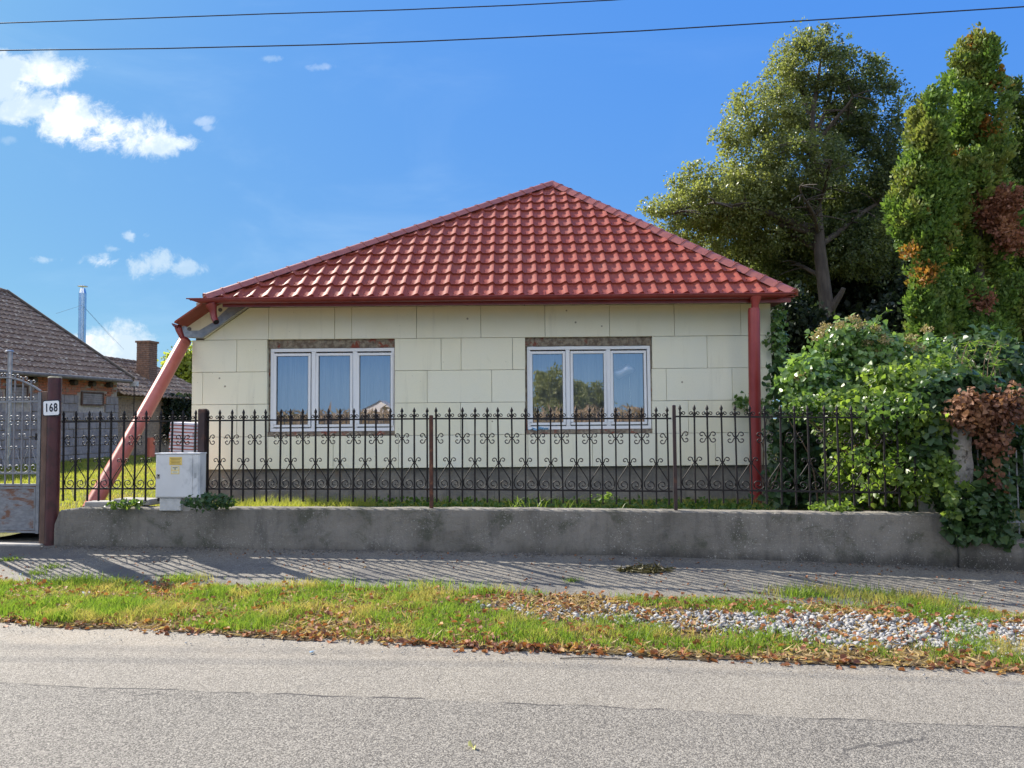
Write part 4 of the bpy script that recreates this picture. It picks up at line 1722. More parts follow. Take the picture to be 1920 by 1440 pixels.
o = brick_wall(-8.6, -.02, 2.31, 2.83, AM, .01, skip=holes, ragged=.05).build('brick_course', M_brickA, awo)
o['kind'] = 'stuff'
o = brick_wall(-8.6, -.02, 2.07, 2.30, AM, .012, .13, .23, skip=holes, ragged=.12).build('soldier_course', M_brickA, awo)
o['kind'] = 'stuff'
for h in holes:
    wn = MB()
    wn.add([AM @ Vector(p) for p in ((h[0] - .02, .05, h[2]), (h[1] + .02, .05, h[2]), (h[1] + .02, .05, h[3]), (h[0] - .02, .05, h[3]))], [(0, 1, 2, 3)])
    w_ = wn.build('window', M_seam, bA)
    f_ = MB()
    f_.ring(h[0] - .01, h[1] + .01, h[2], h[3], .04, .0, .05)
    f_.v = [tuple(AM @ Vector(p)) for p in f_.v]
    f_.build('window_frame', M_board, w_)
    f_ = MB()
    for k in range(5):
        zz = h[2] + .05 + k * (h[3] - h[2] - .1) / 5
        f_.box(h[0] + .03, h[1] - .03, .025, .035, zz, zz + (h[3] - h[2] - .1) / 5 - .008, AM)
    f_.build('shutter_boards', M_block, w_)
for k in range(9):
    c = AM @ Vector((-.55 - k * .78, -.02, 2.66))
    MB().tube([c - An * .05, c + An * .13], .085, 10).build('beam_end', M_beam, bA)


def roof_strip(mb, p00, p10, p11, p01, rows_n, tiles):
    wavy_slope(mb, p00, p10, p11, p01, rows_n, tiles * 2, .022, .028)


rA = MB()
e0 = AM @ Vector((-LA, -.32, 2.78))
e1 = AM @ Vector((.28, -.32, 2.86))
t1 = AM @ Vector((.28, 4.3, 5.86))
t0 = AM @ Vector((-LA, 4.3, 5.86))
roof_strip(rA, e0, e1, t1, t0, 17, 60)
b0 = AM @ Vector((-LA, 8.9, 2.8))
b1 = AM @ Vector((.28, 8.9, 2.8))
roof_strip(rA, b1, b0, t0, t1, 17, 60)
rAo = rA.build('roof', M_oldtile, bA)
rd = MB()
K = 40
for i in range(K):
    a = t0.lerp(t1, i / K)
    b = t0.lerp(t1, (i + 1.08) / K)
    rd.tube([a + Vector((0, 0, .0)), b + Vector((0, 0, .0))], [.11, .085], 8)
o = rd.build('ridge_tiles', M_oldtile, rAo)
o['kind'] = 'stuff'
vg = MB()
vg.tube([e1 + Vector((0, 0, .05)), t1 + Vector((0, 0, .05))], .055, 6)
vg.build('verge', M_beam, rAo)
vb = MB()
for (a, b) in ((e1, t1), (b1, t1)):
    n_ = Ad * .02
    vb.add([a - n_, b - n_, b - n_ + Vector((0, 0, -.18)), a - n_ + Vector((0, 0, -.18)), a + n_, b + n_, b + n_ + Vector((0, 0, -.18)), a + n_ + Vector((0, 0, -.18))],
           [(0, 1, 2, 3), (7, 6, 5, 4), (0, 4, 5, 1), (3, 2, 6, 7)])
vb.build('verge_board', M_beam, rAo)
gA = MB()
gA.tube([AM @ Vector((-LA, -.36, 2.76)), AM @ Vector((.1, -.36, 2.80))], .065, 10)
for k in range(8):
    c = AM @ Vector((-.9 - k * 1.3, -.36, 2.795))
    gA.tube([c, c + Ad * .05], .072, 10)
gA.build('gutter', pm('dull_zinc', (.13, .12, .11), (.19, .175, .16), 8, .7), bA)
# short vent pipe by the wall
vp = at(18, 700, 18.4)
vpo = thing('vent_pipe', 'short grey vent pipe rising in front of the outbuilding eave', 'pipe', (vp.x, vp.y, .4))
MB().tube([(vp.x, vp.y, .4), (vp.x, vp.y, at(18, 660, 18.4).z)], .055, 10).build('pipe_body', M_zinc, vpo)
c_ = at(18, 657, 18.4)
MB().tube([c_ - Vector((0, 0, .03)), c_ + Vector((0, 0, .01))], [.10, .07], 10).build('cap', M_zinc, vpo)

# brick annex behind
bB = thing('brick_annex', 'low buff brick annex with dark tiled roof and square chimney', 'building', (-12.3, 27, .35))
BL_ = 6.2
BM = AM @ Matrix.Translation((.05, .25, 0))
bw = MB()
bw.box(0, BL_, .06, .3, .1, 2.35, BM)
bw.box(BL_ - .3, BL_, .3, 5, .1, 2.35, BM)
bwo = bw.build('wall', M_mortar, bB)
o = brick_wall(0.02, BL_, .35, 2.33, BM, .0).build('brick_course', M_brickB, bwo)
o['kind'] = 'stuff'
rB = MB()
f0, f1 = BM @ Vector((-.0, -.4, 2.38)), BM @ Vector((BL_ + .2, -.4, 2.30))
h0, h1 = BM @ Vector((-.0, 2.4, 3.86)), BM @ Vector((BL_ - .4, 2.4, 3.80))
k0_, k1_ = BM @ Vector((-.0, 5.2, 2.3)), BM @ Vector((BL_ + .2, 5.2, 2.3))
roof_strip(rB, f0, f1, h1, h0, 9, 30)
roof_strip(rB, k1_, k0_, h0, h1, 9, 30)
rBo = rB.build('roof', M_oldtile, bB)
gbB = MB()
gbB.add([BM @ Vector(p) for p in ((BL_ + .15, -.35, 2.28), (BL_ + .15, 5.1, 2.28), (BL_ - .45, 2.4, 3.74))], [(0, 1, 2)])
gbB.build('end_slope', M_oldtile, rBo)
rdB = MB()
for i in range(18):
    rdB.tube([h0.lerp(h1, i / 18), h0.lerp(h1, (i + 1.1) / 18)], [.10, .08], 8)
o = rdB.build('ridge_tiles', M_oldtile, rBo)
o['kind'] = 'stuff'
ct = at(276, 640, 27.6)
ch = MB()
cz0, cz1 = 3.0, ct.z
CM = Matrix.Translation((ct.x, ct.y, 0)) @ Matrix.Rotation(-.13, 4, 'Z')
chb = MB()
chb.box(-.235, .235, -.235, .235, cz0, cz1 - .06, CM)
cho = chb.build('chimney', M_mortar, rBo)
chk = MB()
z = cz0
r = 0
while z < cz1 - .14:
    for side in range(4):
        SMx = CM @ Matrix.Rotation(side * math.pi / 2, 4, 'Z')
        off = 0 if r % 2 else .125
        for x in (-.25 + off, 0 + off, -.25 + off - .25):
            xa, xb = max(x, -.25), min(x + .25, .25)
            if xb - xa > .05:
                chk.box(xa + .004, xb - .004, -.252 + random.uniform(-.004, .004), -.2, z + .005, z + .07, SMx)
    z += .075
    r += 1
chk.box(-.29, .29, -.29, .29, cz1 - .07, cz1, CM)
o = link('chimney_brickwork', chk.mesh('chimney_brickwork', pm('chimney_brick', (.26, .15, .10), (.14, .09, .07), 12, .95, .5, 40)), rBo)
# white bracket under the verge corner and lead drop
lw = MB()
cw_ = AM @ Vector((.28, -.34, 2.74))
lw.box(-.12, .12, -.05, .05, -.09, .07, Matrix.Translation(cw_))
lw.build('verge_block', M_white, bA)
MB().tube([cw_, cw_ + Vector((0, 0, -2.0))], .016, 6).build('downlead', M_iron, bA)

# steel flue with guys
fy = 30.0
fb_, ft_ = at(154, 640, fy), at(155, 540, fy)
flu = thing('steel_flue', 'shiny steel chimney flue with flat cowl rising behind the outbuilding roof', 'flue', (fb_.x, fb_.y, .5))
MB().tube([(fb_.x, fb_.y, .5), (ft_.x, ft_.y, ft_.z - .22)], .145, 16).build('flue_pipe', M_steel, flu)
MB().tube([(ft_.x, ft_.y, ft_.z - .22), (ft_.x, ft_.y, ft_.z - .02)], [.145, .10], 16).build('cone', M_steel, flu)
mb = MB()
mb.tube([(ft_.x, ft_.y, ft_.z - .02), (ft_.x, ft_.y, ft_.z + .06)], .02, 6)
mb.tube([(ft_.x, ft_.y, ft_.z + .06), (ft_.x, ft_.y, ft_.z + .08), (ft_.x, ft_.y, ft_.z + .11)], [.19, .19, .03], 16)
mb.build('cowl', M_steel, flu)
for zz in (.9, 1.9, 2.9):
    MB().tube([(ft_.x, ft_.y, ft_.z - zz), (ft_.x, ft_.y, ft_.z - zz + .05)], .153, 16).build('joint_band', M_steel, flu)
gtop = Vector((ft_.x, ft_.y, at(154, 572, fy).z))
for (px, py, Y) in ((105, 588, 26.5), (215, 640, 28), (232, 655, 32)):
    MB().tube([gtop, at(px, py, Y)], .0045, 4).build('guy_wire', M_wire, flu)

# small red container by the annex
rc = at(283, 858, 23.2)
rcm = MB()
rcm.tube([(rc.x, rc.y, rc.z), (rc.x, rc.y, rc.z + .62)], .12, 14)
rco = rcm.build('canister', M_pipe)
tag(rco, 'small red canister standing on the lawn against the brick annex', 'canister')

# stack of striped insulation boards
stk = at(354, 787, 10.9)
zz = float(yard_z(stk.x, 10.9))
root = thing('board_stack', 'pile of white insulation boards with red edges beside the house corner', 'insulation boards', (stk.x, 10.9, zz))
h = .048
nb = int((stk.z - zz) / h)
for k in range(nb):
    dx, dr = random.uniform(-.012, .012), random.uniform(-.02, .02)
    Mx = Matrix.Translation((stk.x + dx, 10.9, zz + k * h)) @ Matrix.Rotation(dr, 4, 'Z') @ Matrix.Rotation(.06, 4, 'Y')
    b_ = MB().box(-.165, .17, -.25, .25, .013, h, None).build('board', M_boardw, root, Mx, bevel=.004)
    MB().box(-.168, .173, -.252, .252, .001, .0125, None).build('red_edge', M_boardr, b_, Mx)

# slabs behind the wall
for (px, py, w, d, t, rz_) in ((200, 941, .42, .2, .07, .05), (258, 936, .5, .22, .07, -.25)):
    p = at(px, py, 8.95)
    MB().box(-w / 2, w / 2, -d / 2, d / 2, -t, 0).build('slab', M_slab, None, Matrix.Translation((p.x, p.y, p.z + .01)) @ Matrix.Rotation(rz_, 4, 'Z'), bevel=.01)
labs = ['concrete slab offcut lying under the foot of the leaning red pipe', 'concrete slab offcut lying left of the meter box behind the wall']
k = 0
for o in bpy.data.objects:
    if o.name.startswith('slab') and not o.parent:
        tag(o, labs[k], 'slab')
        k += 1

# ------------------------------------------------------------------ overhead wires
def wire(pts, Y, label):
    P = [at(px, py, Y + TF * 0 - TF * ((px - 960) / F * Y)) for px, py in pts]
    # carry on past the frame on both sides
    d0 = (P[0] - P[1]).normalized()
    d1 = (P[-1] - P[-2]).normalized()
    P = [P[0] + d0 * 22 + Vector((0, 0, .5))] + P + [P[-1] + d1 * 22 + Vector((0, 0, .5))]
    o = MB().tube(P, .0085, 6).build('power_line', M_wire)
    tag(o, label, 'cable')


wire([(0, 43.5), (250, 35), (500, 26), (750, 18.5), (960, 10), (1150, 0)], 11.5, 'upper of the two black overhead cables, leaving through the top edge')
wire([(0, 94.5), (300, 91), (600, 84), (780, 78), (960, 70), (1200, 58), (1440, 43), (1680, 28), (1920, 12.5)], 10.5, 'lower of the two black overhead cables, crossing the whole sky')

# ------------------------------------------------------------------ vegetation helpers
def lobes_px(lst, Y, dy=1.0):
    """(px,py,rx,ry[,depth offset]) -> list of (centre, radii)"""
    out = []
    for l in lst:
        px, py, rx, ry = l[:4]
        off = l[4] if len(l) > 4 else 0
        y = Y + off
        c = at(px, py, y)
        out.append((np.array(c), np.array([rx / F * y, max(.25 * dy, rx / F * y * dy), ry / F * y])))
    return out


def cluster_points(lobes, n_clusters, per, cr, shell=.55):
    vol = np.array([l[1].prod() for l in lobes])
    cnt = np.maximum(1, (vol / vol.sum() * n_clusters)).astype(int)
    C, Dr = [], []
    for (c, r), k in zip(lobes, cnt):
        v = unit(rng.normal(size=(k, 3)))
        rad = rng.uniform(shell ** 3, 1, (k, 1)) ** (1 / 3)
        C.append(c + v * rad * r)
        Dr.append(v)
    C = np.concatenate(C)
    Dr = np.concatenate(Dr)
    k = len(C)
    crs = cr * rng.uniform(.6, 1.4, (k, 1, 1))
    P = C[:, None, :] + in_ball(k * per).reshape(k, per, 3) * crs
    D = np.repeat(Dr, per, 0)
    return P.reshape(-1, 3), D, C


def sublobes(lobes, k=4, out=.62, rs=(.42, .42, .62), lift=.0):
    res = []
    for c, r in lobes:
        for _ in range(k):
            v = rng.normal(size=3)
            v /= np.linalg.norm(v)
            f = rng.uniform(.75, 1.2)
            res.append((c + v * r * out * rng.uniform(.7, 1.15) + np.array([0, 0, lift * r[2]]), r * np.array(rs) * f))
    return res


def limb(mb, a, b, r0_, r1_, bend=.08, n=7, seg=6):
    a, b = Vector(a), Vector(b)
    L = (b - a).length
    ph = random.uniform(0, 9)
    pts = []
    for i in range(seg + 1):
        t = i / seg
        w = math.sin(math.pi * t) * bend * L
        pts.append(a.lerp(b, t) + Vector((math.sin(ph + t * 2) * w * .5, math.cos(ph * 1.3 + t * 2) * w * .5, w * .6 * math.sin(math.pi * t))))
    mb.tube(pts, [r0_ + (r1_ - r0_) * i / seg for i in range(seg + 1)], n)
    return pts


# ---- big deciduous tree
TY = 21.0
tree = thing('broadleaf_tree', 'tall broadleaf tree with yellowing leaves rising behind the red roof', 'tree', tuple(at(1558, 640, TY)))
tree.location.z = .5
WORLD[tree.name] = Matrix.Translation(tree.location)
tk = MB()
path = [at(1560, 760, TY), at(1558, 640, TY), at(1548, 560, TY), at(1537, 470, TY), at(1530, 380, TY), at(1524, 290, TY), at(1522, 220, TY), at(1534, 150, TY), at(1540, 105, TY)]
tk.tube(path, [.27, .23, .19, .165, .14, .11, .08, .05, .02], 12)
limb(tk, at(1552, 590, TY), at(1582, 540, TY - .4), .13, .06)
tko = tk.build('trunk', M_bark, tree)
br = MB()
LM = [((1530, 400), (1370, 345), .10, 0), ((1532, 430), (1340, 380), .12, -.8), ((1528, 330), (1440, 250), .09, .5), ((1524, 280), (1600, 180), .08, -.6),
      ((1540, 470), (1400, 430), .10, .8), ((1526, 350), (1640, 260), .09, .8), ((1538, 460), (1680, 360), .10, .4), ((1523, 240), (1470, 130), .06, .3),
      ((1535, 440), (1260, 400), .09, -.3), ((1545, 520), (1450, 480), .08, .9), ((1522, 300), (1490, 270), .05, -.8), ((1530, 390), (1560, 300), .07, -1.0),
      ((1524, 260), (1580, 100), .06, .2), ((1534, 440), (1500, 350), .07, -1.2)]
for (a, b, r, dy) in LM:
    pts = limb(br, at(a[0], a[1], TY), at(b[0], b[1], TY + dy * 1.6), r, r * .25, .10)
    for j in (2, 3, 4, 5, 6):
        p = pts[j]
        for _ in range(3):
            e = p + Vector((random.uniform(-1, 1), random.uniform(-1, 1), random.uniform(-.4, .3))) * .7
            limb(br, p, e, r * .3, .012, .1, 4, 3)
br.build('branches', M_bark, tree)
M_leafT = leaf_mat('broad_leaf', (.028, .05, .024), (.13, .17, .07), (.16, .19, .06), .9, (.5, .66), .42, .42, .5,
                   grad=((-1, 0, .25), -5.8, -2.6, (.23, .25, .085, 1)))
lob = lobes_px([(1530, 130, 66, 50), (1462, 150, 44, 46), (1600, 140, 50, 44), (1440, 215, 74, 44), (1545, 215, 80, 60, .8), (1640, 215, 56, 62), (1392, 190, 26, 24), (1470, 100, 24, 26),
                (1415, 290, 62, 44), (1500, 310, 84, 56, -.6), (1600, 310, 76, 66, .6), (1672, 300, 40, 70), (1648, 140, 26, 30), (1697, 195, 20, 26), (1545, 78, 26, 30), (1505, 62, 12, 20), (1660, 380, 44, 40, .8), (1380, 250, 34, 28), (1360, 380, 95, 55),
                (1440, 420, 100, 60, .8), (1310, 345, 40, 38), (1290, 405, 66, 42), (1240, 392, 30, 18), (1345, 455, 80, 50, .8), (1470, 480, 70, 50, 1.6),
                (1390, 505, 70, 40, 1.6), (1580, 380, 50, 36, 1.6), (1505, 92, 26, 30), (1580, 96, 22, 26), (1350, 255, 16, 12), (1268, 352, 14, 26), (1215, 388, 16, 10)], TY, .8)
lob += lobes_px([(1580, 455, 90, 60, .9), (1650, 470, 60, 60, 1.2), (1480, 520, 70, 40, 1.8), (1420, 360, 80, 50, .4), (1540, 400, 70, 50, 1.5)], TY, .8)
P, D, C = cluster_points([(c, r * 1.12) for c, r in lob], 4200, 30, .21, .12)
P2, D2, C2 = cluster_points(sublobes(lob, 6, 1.0, (.20, .22, .17)), 1500, 24, .16, .1)
P, D = np.concatenate([P, P2]), np.concatenate([D, D2])
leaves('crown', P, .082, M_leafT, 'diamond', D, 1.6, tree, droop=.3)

# ---- dark trees behind the trunk
M_leafD = leaf_mat('dark_leaf', (.012, .022, .014), (.026, .04, .02), (.03, .045, .02), .8, (.5, .7), .25, .5, .35)


def simple_tree(name, label, lst, Y, mat, n, per, cr, size, trunk, dy=.8, kind='diamond', group=None, shell=.4):
    b = at(trunk[0], trunk[1], Y)
    t = thing(name, label, 'tree', (b.x, b.y, float(yard_z(b.x, b.y)) if b.y > 0 else -.2), group)
    mb = MB()
    top = at(trunk[2], trunk[3], Y)
    mb.tube([(b.x, b.y, .1 if b.y > 0 else -.3), (b + (top - b) * .4), top], [trunk[4], trunk[4] * .75, trunk[4] * .3], 9)
    lb = lobes_px(lst, Y, dy)
    for (c, r) in lb[:8]:
        limb(mb, b.lerp(top, .55), Vector(c), trunk[4] * .4, .03, .08, 5, 4)
    mb.build('trunk', M_bark, t)
    P, D, C = cluster_points(lb, n, per, cr, shell)
    leaves('crown', P, size, mat, kind, D, 1.5, t, droop=.2)
    return t


simple_tree('dark_tree', 'dense dark tree filling the gap behind the grey trunk',
            [(1500, 560, 80, 90), (1590, 500, 100, 110), (1660, 540, 90, 140), (1560, 640, 110, 70), (1480, 640, 60, 60), (1650, 420, 80, 80), (1560, 430, 80, 60, .8), (1700, 650, 80, 80), (1450, 520, 70, 60), (1700, 380, 40, 60)],
            24.0, M_leafD, 2000, 34, .42, .20, (1600, 740, 1600, 560, .25))
simple_tree('dark_tree', 'dark undergrowth tree just behind the house corner and its ivy',
            [(1480, 600, 35, 60), (1520, 650, 60, 60), (1600, 670, 80, 50), (1690, 640, 60, 90), (1470, 690, 30, 60), (1720, 560, 30, 60)],
            17.5, M_leafD, 900, 30, .30, .13, (1540, 760, 1560, 640, .12))
# bright tree far left behind annex
M_leafY = leaf_mat('yellow_green_leaf', (.16, .21, .04), (.32, .35, .07), None, trans=.5)
simple_tree('shrub_tree', 'yellow green leafy tree between the annex roof and the house corner',
            [(335, 700, 30, 38), (355, 670, 26, 22), (320, 735, 26, 24), (370, 720, 40, 50), (302, 716, 14, 16), (340, 680, 22, 24)], 34, M_leafY, 300, 30, .35, .17, (350, 800, 350, 700, .15))

# ---- thujas
M_thg = leaf_mat('thuja_green', (.055, .115, .026), (.17, .26, .055), (.19, .21, .055), .9, (.50, .64), .30, .55, .3)
M_thg2 = leaf_mat('thuja_dark', (.03, .06, .014), (.08, .12, .028), (.12, .10, .03), 1.2, (.56, .7), .25, .55, .3)
M_thbr = leaf_mat('thuja_orange', (.32, .13, .03), (.20, .13, .035), (.30, .20, .04), 2.0, (.5, .62), .35, .6, .3)
M_thred = leaf_mat('thuja_dead', (.26, .11, .07), (.15, .07, .05), (.36, .19, .12), 2.5, (.5, .65), .25, .7, .2)


def thuja(label, lst, Y, mat, n, per, base_px, brown=(), dead=()):
    b = at(base_px, 800, Y)
    t = thing('thuja_tree', label, 'tree', (b.x, b.y, .25))
    mb = MB()
    topc = at(lst[0][0], lst[0][1], Y)
    mb.tube([(b.x, b.y, .2), (b.x * .5 + topc.x * .5, b.y, 2.5), tuple(topc)], [.16, .12, .03], 8)
    mb.build('trunk', M_bark, t)
    lb0 = lobes_px([(a, b_, c * 1.12, d, random.uniform(-.2, .2)) for (a, b_, c, d) in lst], Y, .9)
    P0, D0, C0 = cluster_points([(c, r * .78) for c, r in lb0], int(n * .35), per, .15, .6)
    lb = sublobes(lb0, 6, .66, (.36, .36, .60), .05)
    P, D, C = cluster_points(lb, int(n * 1.5), int(per * 1.3), .10, .72)
    P, D = np.concatenate([P, P0]), np.concatenate([D, D0])
    D2 = unit(D * .8 + np.array([0, 0, .9]))
    leaves('crown', P, .075, mat, 'spray', D2, .8, t)
    if brown:
        P, D, C = cluster_points(sublobes(lobes_px(brown, Y - .2, .8), 4, .8, (.5, .5, .7)), int(len(brown) * 13), per, .12, .4)
        leaves('browned_foliage', P, .07, M_thbr, 'spray', unit(D * .8 + np.array([0, 0, .6])), .9, t)
    if dead:
        P, D, C = cluster_points(sublobes(lobes_px(dead, Y - .4, .8), 5, .7, (.5, .5, .5)), int(len(dead) * 36), per, .12, .4)
        leaves('dead_foliage', P, .075, M_thred, 'spray', unit(D * .6 + np.array([0, 0, .1])), 1.4, t)
    return t


thuja('tallest thuja with orange patches at its top, between two others',
      [(1828, 110, 42, 42), (1815, 165, 56, 60), (1845, 230, 50, 80), (1800, 250, 46, 50), (1830, 330, 60, 60), (1800, 320, 44, 50), (1790, 400, 56, 60), (1860, 430, 60, 80), (1815, 480, 66, 70),
       (1790, 560, 60, 60), (1770, 620, 50, 60), (1860, 560, 60, 80), (1830, 650, 80, 70), (1860, 720, 70, 60)], 13.6, M_thg, 1500, 26, 1830,
      brown=[(1838, 92, 20, 18), (1862, 150, 14, 40), (1850, 255, 16, 22), (1836, 235, 12, 20), (1790, 440, 14, 22), (1808, 300, 10, 14)],
      dead=[(1868, 385, 40, 34), (1876, 430, 30, 40), (1850, 410, 20, 24), (1842, 560, 18, 18), (1846, 590, 14, 14), (1756, 640, 14, 18), (1905, 450, 22, 30)])
thuja('shorter green thuja leaning out on the side facing the house',
      [(1742, 225, 36, 40), (1735, 275, 46, 52), (1718, 340, 42, 60), (1715, 400, 46, 50), (1730, 450, 46, 50), (1745, 510, 42, 46), (1738, 570, 36, 40), (1745, 630, 38, 50), (1765, 360, 40, 60)], 13.2, M_thg, 800, 26, 1750,
      brown=[(1722, 395, 12, 12), (1738, 505, 20, 14), (1722, 530, 10, 16), (1735, 572, 10, 12), (1762, 480, 14, 12), (1708, 470, 10, 8)])
thuja('dark thuja at the edge of the view beyond the tallest one',
      [(1912, 190, 40, 60), (1893, 300, 40, 80), (1885, 430, 40, 80), (1880, 540, 40, 80), (1930, 270, 60, 90), (1925, 380, 60, 90), (1935, 500, 80, 100), (1920, 620, 80, 100), (1940, 730, 90, 80)], 14.6, M_thg2, 1900, 26, 1935)


# ---- ivy and shrubs at the right
M_ivy = leaf_mat('ivy_leaf', (.05, .11, .03), (.18, .29, .075), (.20, .31, .08), 2.0, (.5, .65), .30, .28, .6)
M_ivyl = leaf_mat('vine_leaf', (.07, .13, .025), (.22, .30, .06), (.07, .13, .03), 1.6, (.5, .6), .5, .38, .5)
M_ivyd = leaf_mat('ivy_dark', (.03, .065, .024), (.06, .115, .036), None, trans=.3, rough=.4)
M_dry = leaf_mat('dry_vine', (.19, .085, .048), (.10, .045, .03), (.30, .16, .09), 3.0, (.5, .66), .25, .6, .3)
M_head = leaf_mat('ivy_flower', (.26, .20, .10), (.36, .30, .14), None, trans=.2)


def plant(name, label, cat, lst, Y, mat, n, per, cr, size, kind='ivy', dy=.8, shell=.6, twigs=12, droop=.5, face=True, sub=0):
    lb = lobes_px(lst, Y, dy)
    lb1 = lb if not sub else sublobes(lb, sub, .85, (.45, .5, .45), .08) + [(c, r * .75) for c, r in lb]
    c0 = lb[0][0]
    gz_ = float(yard_z(c0[0], c0[1]))
    t = thing(name, label, cat, (c0[0], c0[1], gz_))
    P, D, C = cluster_points(lb1, n, per, cr, shell)
    P[:, 2] = np.maximum(P[:, 2], gz_ - .15)
    leaves('foliage', P, size, mat, kind, None, 1, t, droop=droop, nrm=D + np.array([-.2, -.5, .5]) if face else None)
    if twigs:
        mb = MB()
        for _ in range(twigs):
            c = lb[random.randrange(len(lb))]
            p = Vector(c[0]) + Vector(c[1]) * random.uniform(-.9, .9)
            if p.y + TF * p.x < Q0 + .3:          # keep the stems behind the wall
                continue
            b = Vector((c0[0] + random.uniform(-.5, .5), c0[1] + random.uniform(-.05, .3), gz_))
            if b.y + TF * b.x < Q0 + .3:
                continue
            limb(mb, b, p, .014, .004, .12, 4, 6)
        mb.build('stems', M_twig, t)
    return t, lb


iv, lb = plant('ivy_bush', 'rounded glossy ivy bush with brown flower heads behind the fence', 'bush',
               [(1600, 680, 75, 55), (1540, 720, 70, 50), (1640, 650, 50, 34), (1580, 640, 50, 28), (1670, 700, 60, 50), (1490, 740, 40, 36), (1720, 690, 50, 46), (1750, 660, 30, 26)],
               9.6, M_ivy, 700, 15, .16, .07, dy=.8, shell=.72, sub=4)
hd_ = []
for (px, py) in [(1548, 612), (1575, 607), (1603, 598), (1615, 608), (1560, 650), (1528, 632), (1640, 612), (1652, 630), (1585, 650), (1620, 645), (1660, 640), (1520, 690), (1505, 705), (1495, 712), (1710, 636), (1740, 620), (1722, 655), (1640, 660), (1672, 650), (1600, 622), (1537, 620), (1690, 668)]:
    c = np.array(at(px + random.uniform(-3, 3), py + random.uniform(-3, 3), 9.6 - .35 + random.uniform(0, .3)))
    hd_.append(c + in_ball(90) * np.array([.085, .085, .055]))
leaves('flower_heads', np.concatenate(hd_), .03, M_head, 'diamond', None, 1, iv)
plant('climbing_vine', 'bright sunlit leafy vine spilling over the iron fence', 'vine',
      [(1600, 760, 90, 30), (1680, 740, 90, 36), (1740, 700, 60, 30), (1530, 765, 50, 16), (1640, 800, 80, 26), (1640, 880, 50, 50), (1600, 910, 40, 30), (1700, 840, 70, 50), (1690, 900, 50, 40), (1665, 790, 60, 26, -.72), (1720, 830, 34, 40, -.74), (1700, 760, 70, 22, -.6), (1640, 905, 26, 26, -.66), (1590, 770, 36, 12, -.62), (1745, 790, 40, 44, -.92), (1760, 870, 24, 60, -.95), (1700, 800, 34, 24, -.88), (1725, 910, 30, 34, -.92), (1640, 780, 40, 12, -.85), (1610, 860, 14, 30, -.84), (1670, 880, 16, 26, -.86), (1800, 720, 50, 26), (1570, 880, 20, 40), (1740, 800, 50, 40), (1660, 940, 60, 14), (1560, 943, 40, 10), (1500, 765, 20, 10)],
      8.75, M_ivyl, 1150, 13, .14, .058, dy=.35, shell=.3, twigs=40, sub=2)
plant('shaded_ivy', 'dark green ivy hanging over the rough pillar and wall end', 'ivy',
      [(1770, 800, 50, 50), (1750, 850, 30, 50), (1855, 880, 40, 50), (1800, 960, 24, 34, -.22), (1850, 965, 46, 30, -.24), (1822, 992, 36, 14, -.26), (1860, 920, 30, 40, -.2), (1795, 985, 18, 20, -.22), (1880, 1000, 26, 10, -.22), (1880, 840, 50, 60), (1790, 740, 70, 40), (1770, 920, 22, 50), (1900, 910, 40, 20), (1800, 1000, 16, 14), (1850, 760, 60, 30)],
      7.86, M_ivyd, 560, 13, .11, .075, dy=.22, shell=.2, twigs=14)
plant('shaded_ivy', 'sprig of yellow green young ivy on the face of the pillar', 'ivy',
      [(1775, 895, 12, 30), (1782, 935, 10, 22), (1810, 910, 16, 5), (1795, 965, 22, 6), (1820, 955, 8, 10), (1778, 870, 8, 12)],
      7.50, M_ivyl, 44, 7, .04, .055, dy=.3, shell=.2, twigs=0)
plant('withered_vine', 'brown withered vine draped over the top of the pillar', 'vine',
      [(1830, 780, 40, 30), (1812, 752, 34, 18), (1856, 820, 24, 26), (1895, 752, 32, 16), (1862, 770, 30, 22), (1862, 900, 7, 24), (1875, 840, 16, 16), (1910, 780, 26, 16)],
      7.60, M_dry, 190, 12, .12, .046, dy=.3, shell=.3, twigs=0, droop=.9, sub=4)
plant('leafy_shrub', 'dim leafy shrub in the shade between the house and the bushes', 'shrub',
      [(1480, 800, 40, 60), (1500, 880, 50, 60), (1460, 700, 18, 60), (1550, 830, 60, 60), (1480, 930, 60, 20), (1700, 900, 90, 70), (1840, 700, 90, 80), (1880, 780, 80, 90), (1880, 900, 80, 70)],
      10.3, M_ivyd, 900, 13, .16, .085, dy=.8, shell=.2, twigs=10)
plant('corner_ivy', 'thin ivy climbing the far corner of the house', 'ivy',
      [(1457, 590, 7, 24), (1462, 650, 12, 34), (1466, 720, 18, 34), (1475, 790, 22, 30), (1448, 640, 8, 8), (1440, 760, 22, 12), (1392, 752, 12, 16), (1465, 860, 20, 50)],
      11.45, M_ivy, 150, 11, .09, .065, dy=.5, shell=.2, twigs=6)
# arching willowy weeds on top
aw_ = thing('arching_weed', 'thin arching weed with narrow leaves above the bush near the thuja', 'plant', tuple(at(1820, 740, 8.9)))
mb = MB()
LP, LD = [], []
for k in range(17):
    b = at(1835 + random.uniform(-40, 45), 730 + random.uniform(-15, 25), 8.9 + random.uniform(-.2, .3))
    s_ = random.choice([-1, 1])
    hgt = random.uniform(.3, .62)
    pts = [b + Vector((s_ * t ** 1.7 * random.uniform(.15, .22), 0, hgt * math.sin(t * 1.75))) for t in np.linspace(0, 1, 8)]
    mb.tube(pts, [.0045 - .0003 * i for i in range(8)], 4)
    for j in range(2, 8):
        for q in range(2):
            LP.append(pts[j])
            LD.append((random.uniform(-1, 1), random.uniform(-1, 1), -.1))
mb.build('stems', M_twig, aw_)
leaves('foliage', np.array(LP), .11, M_ivyl, 'lance', np.array(LD), .6, aw_, droop=.3)
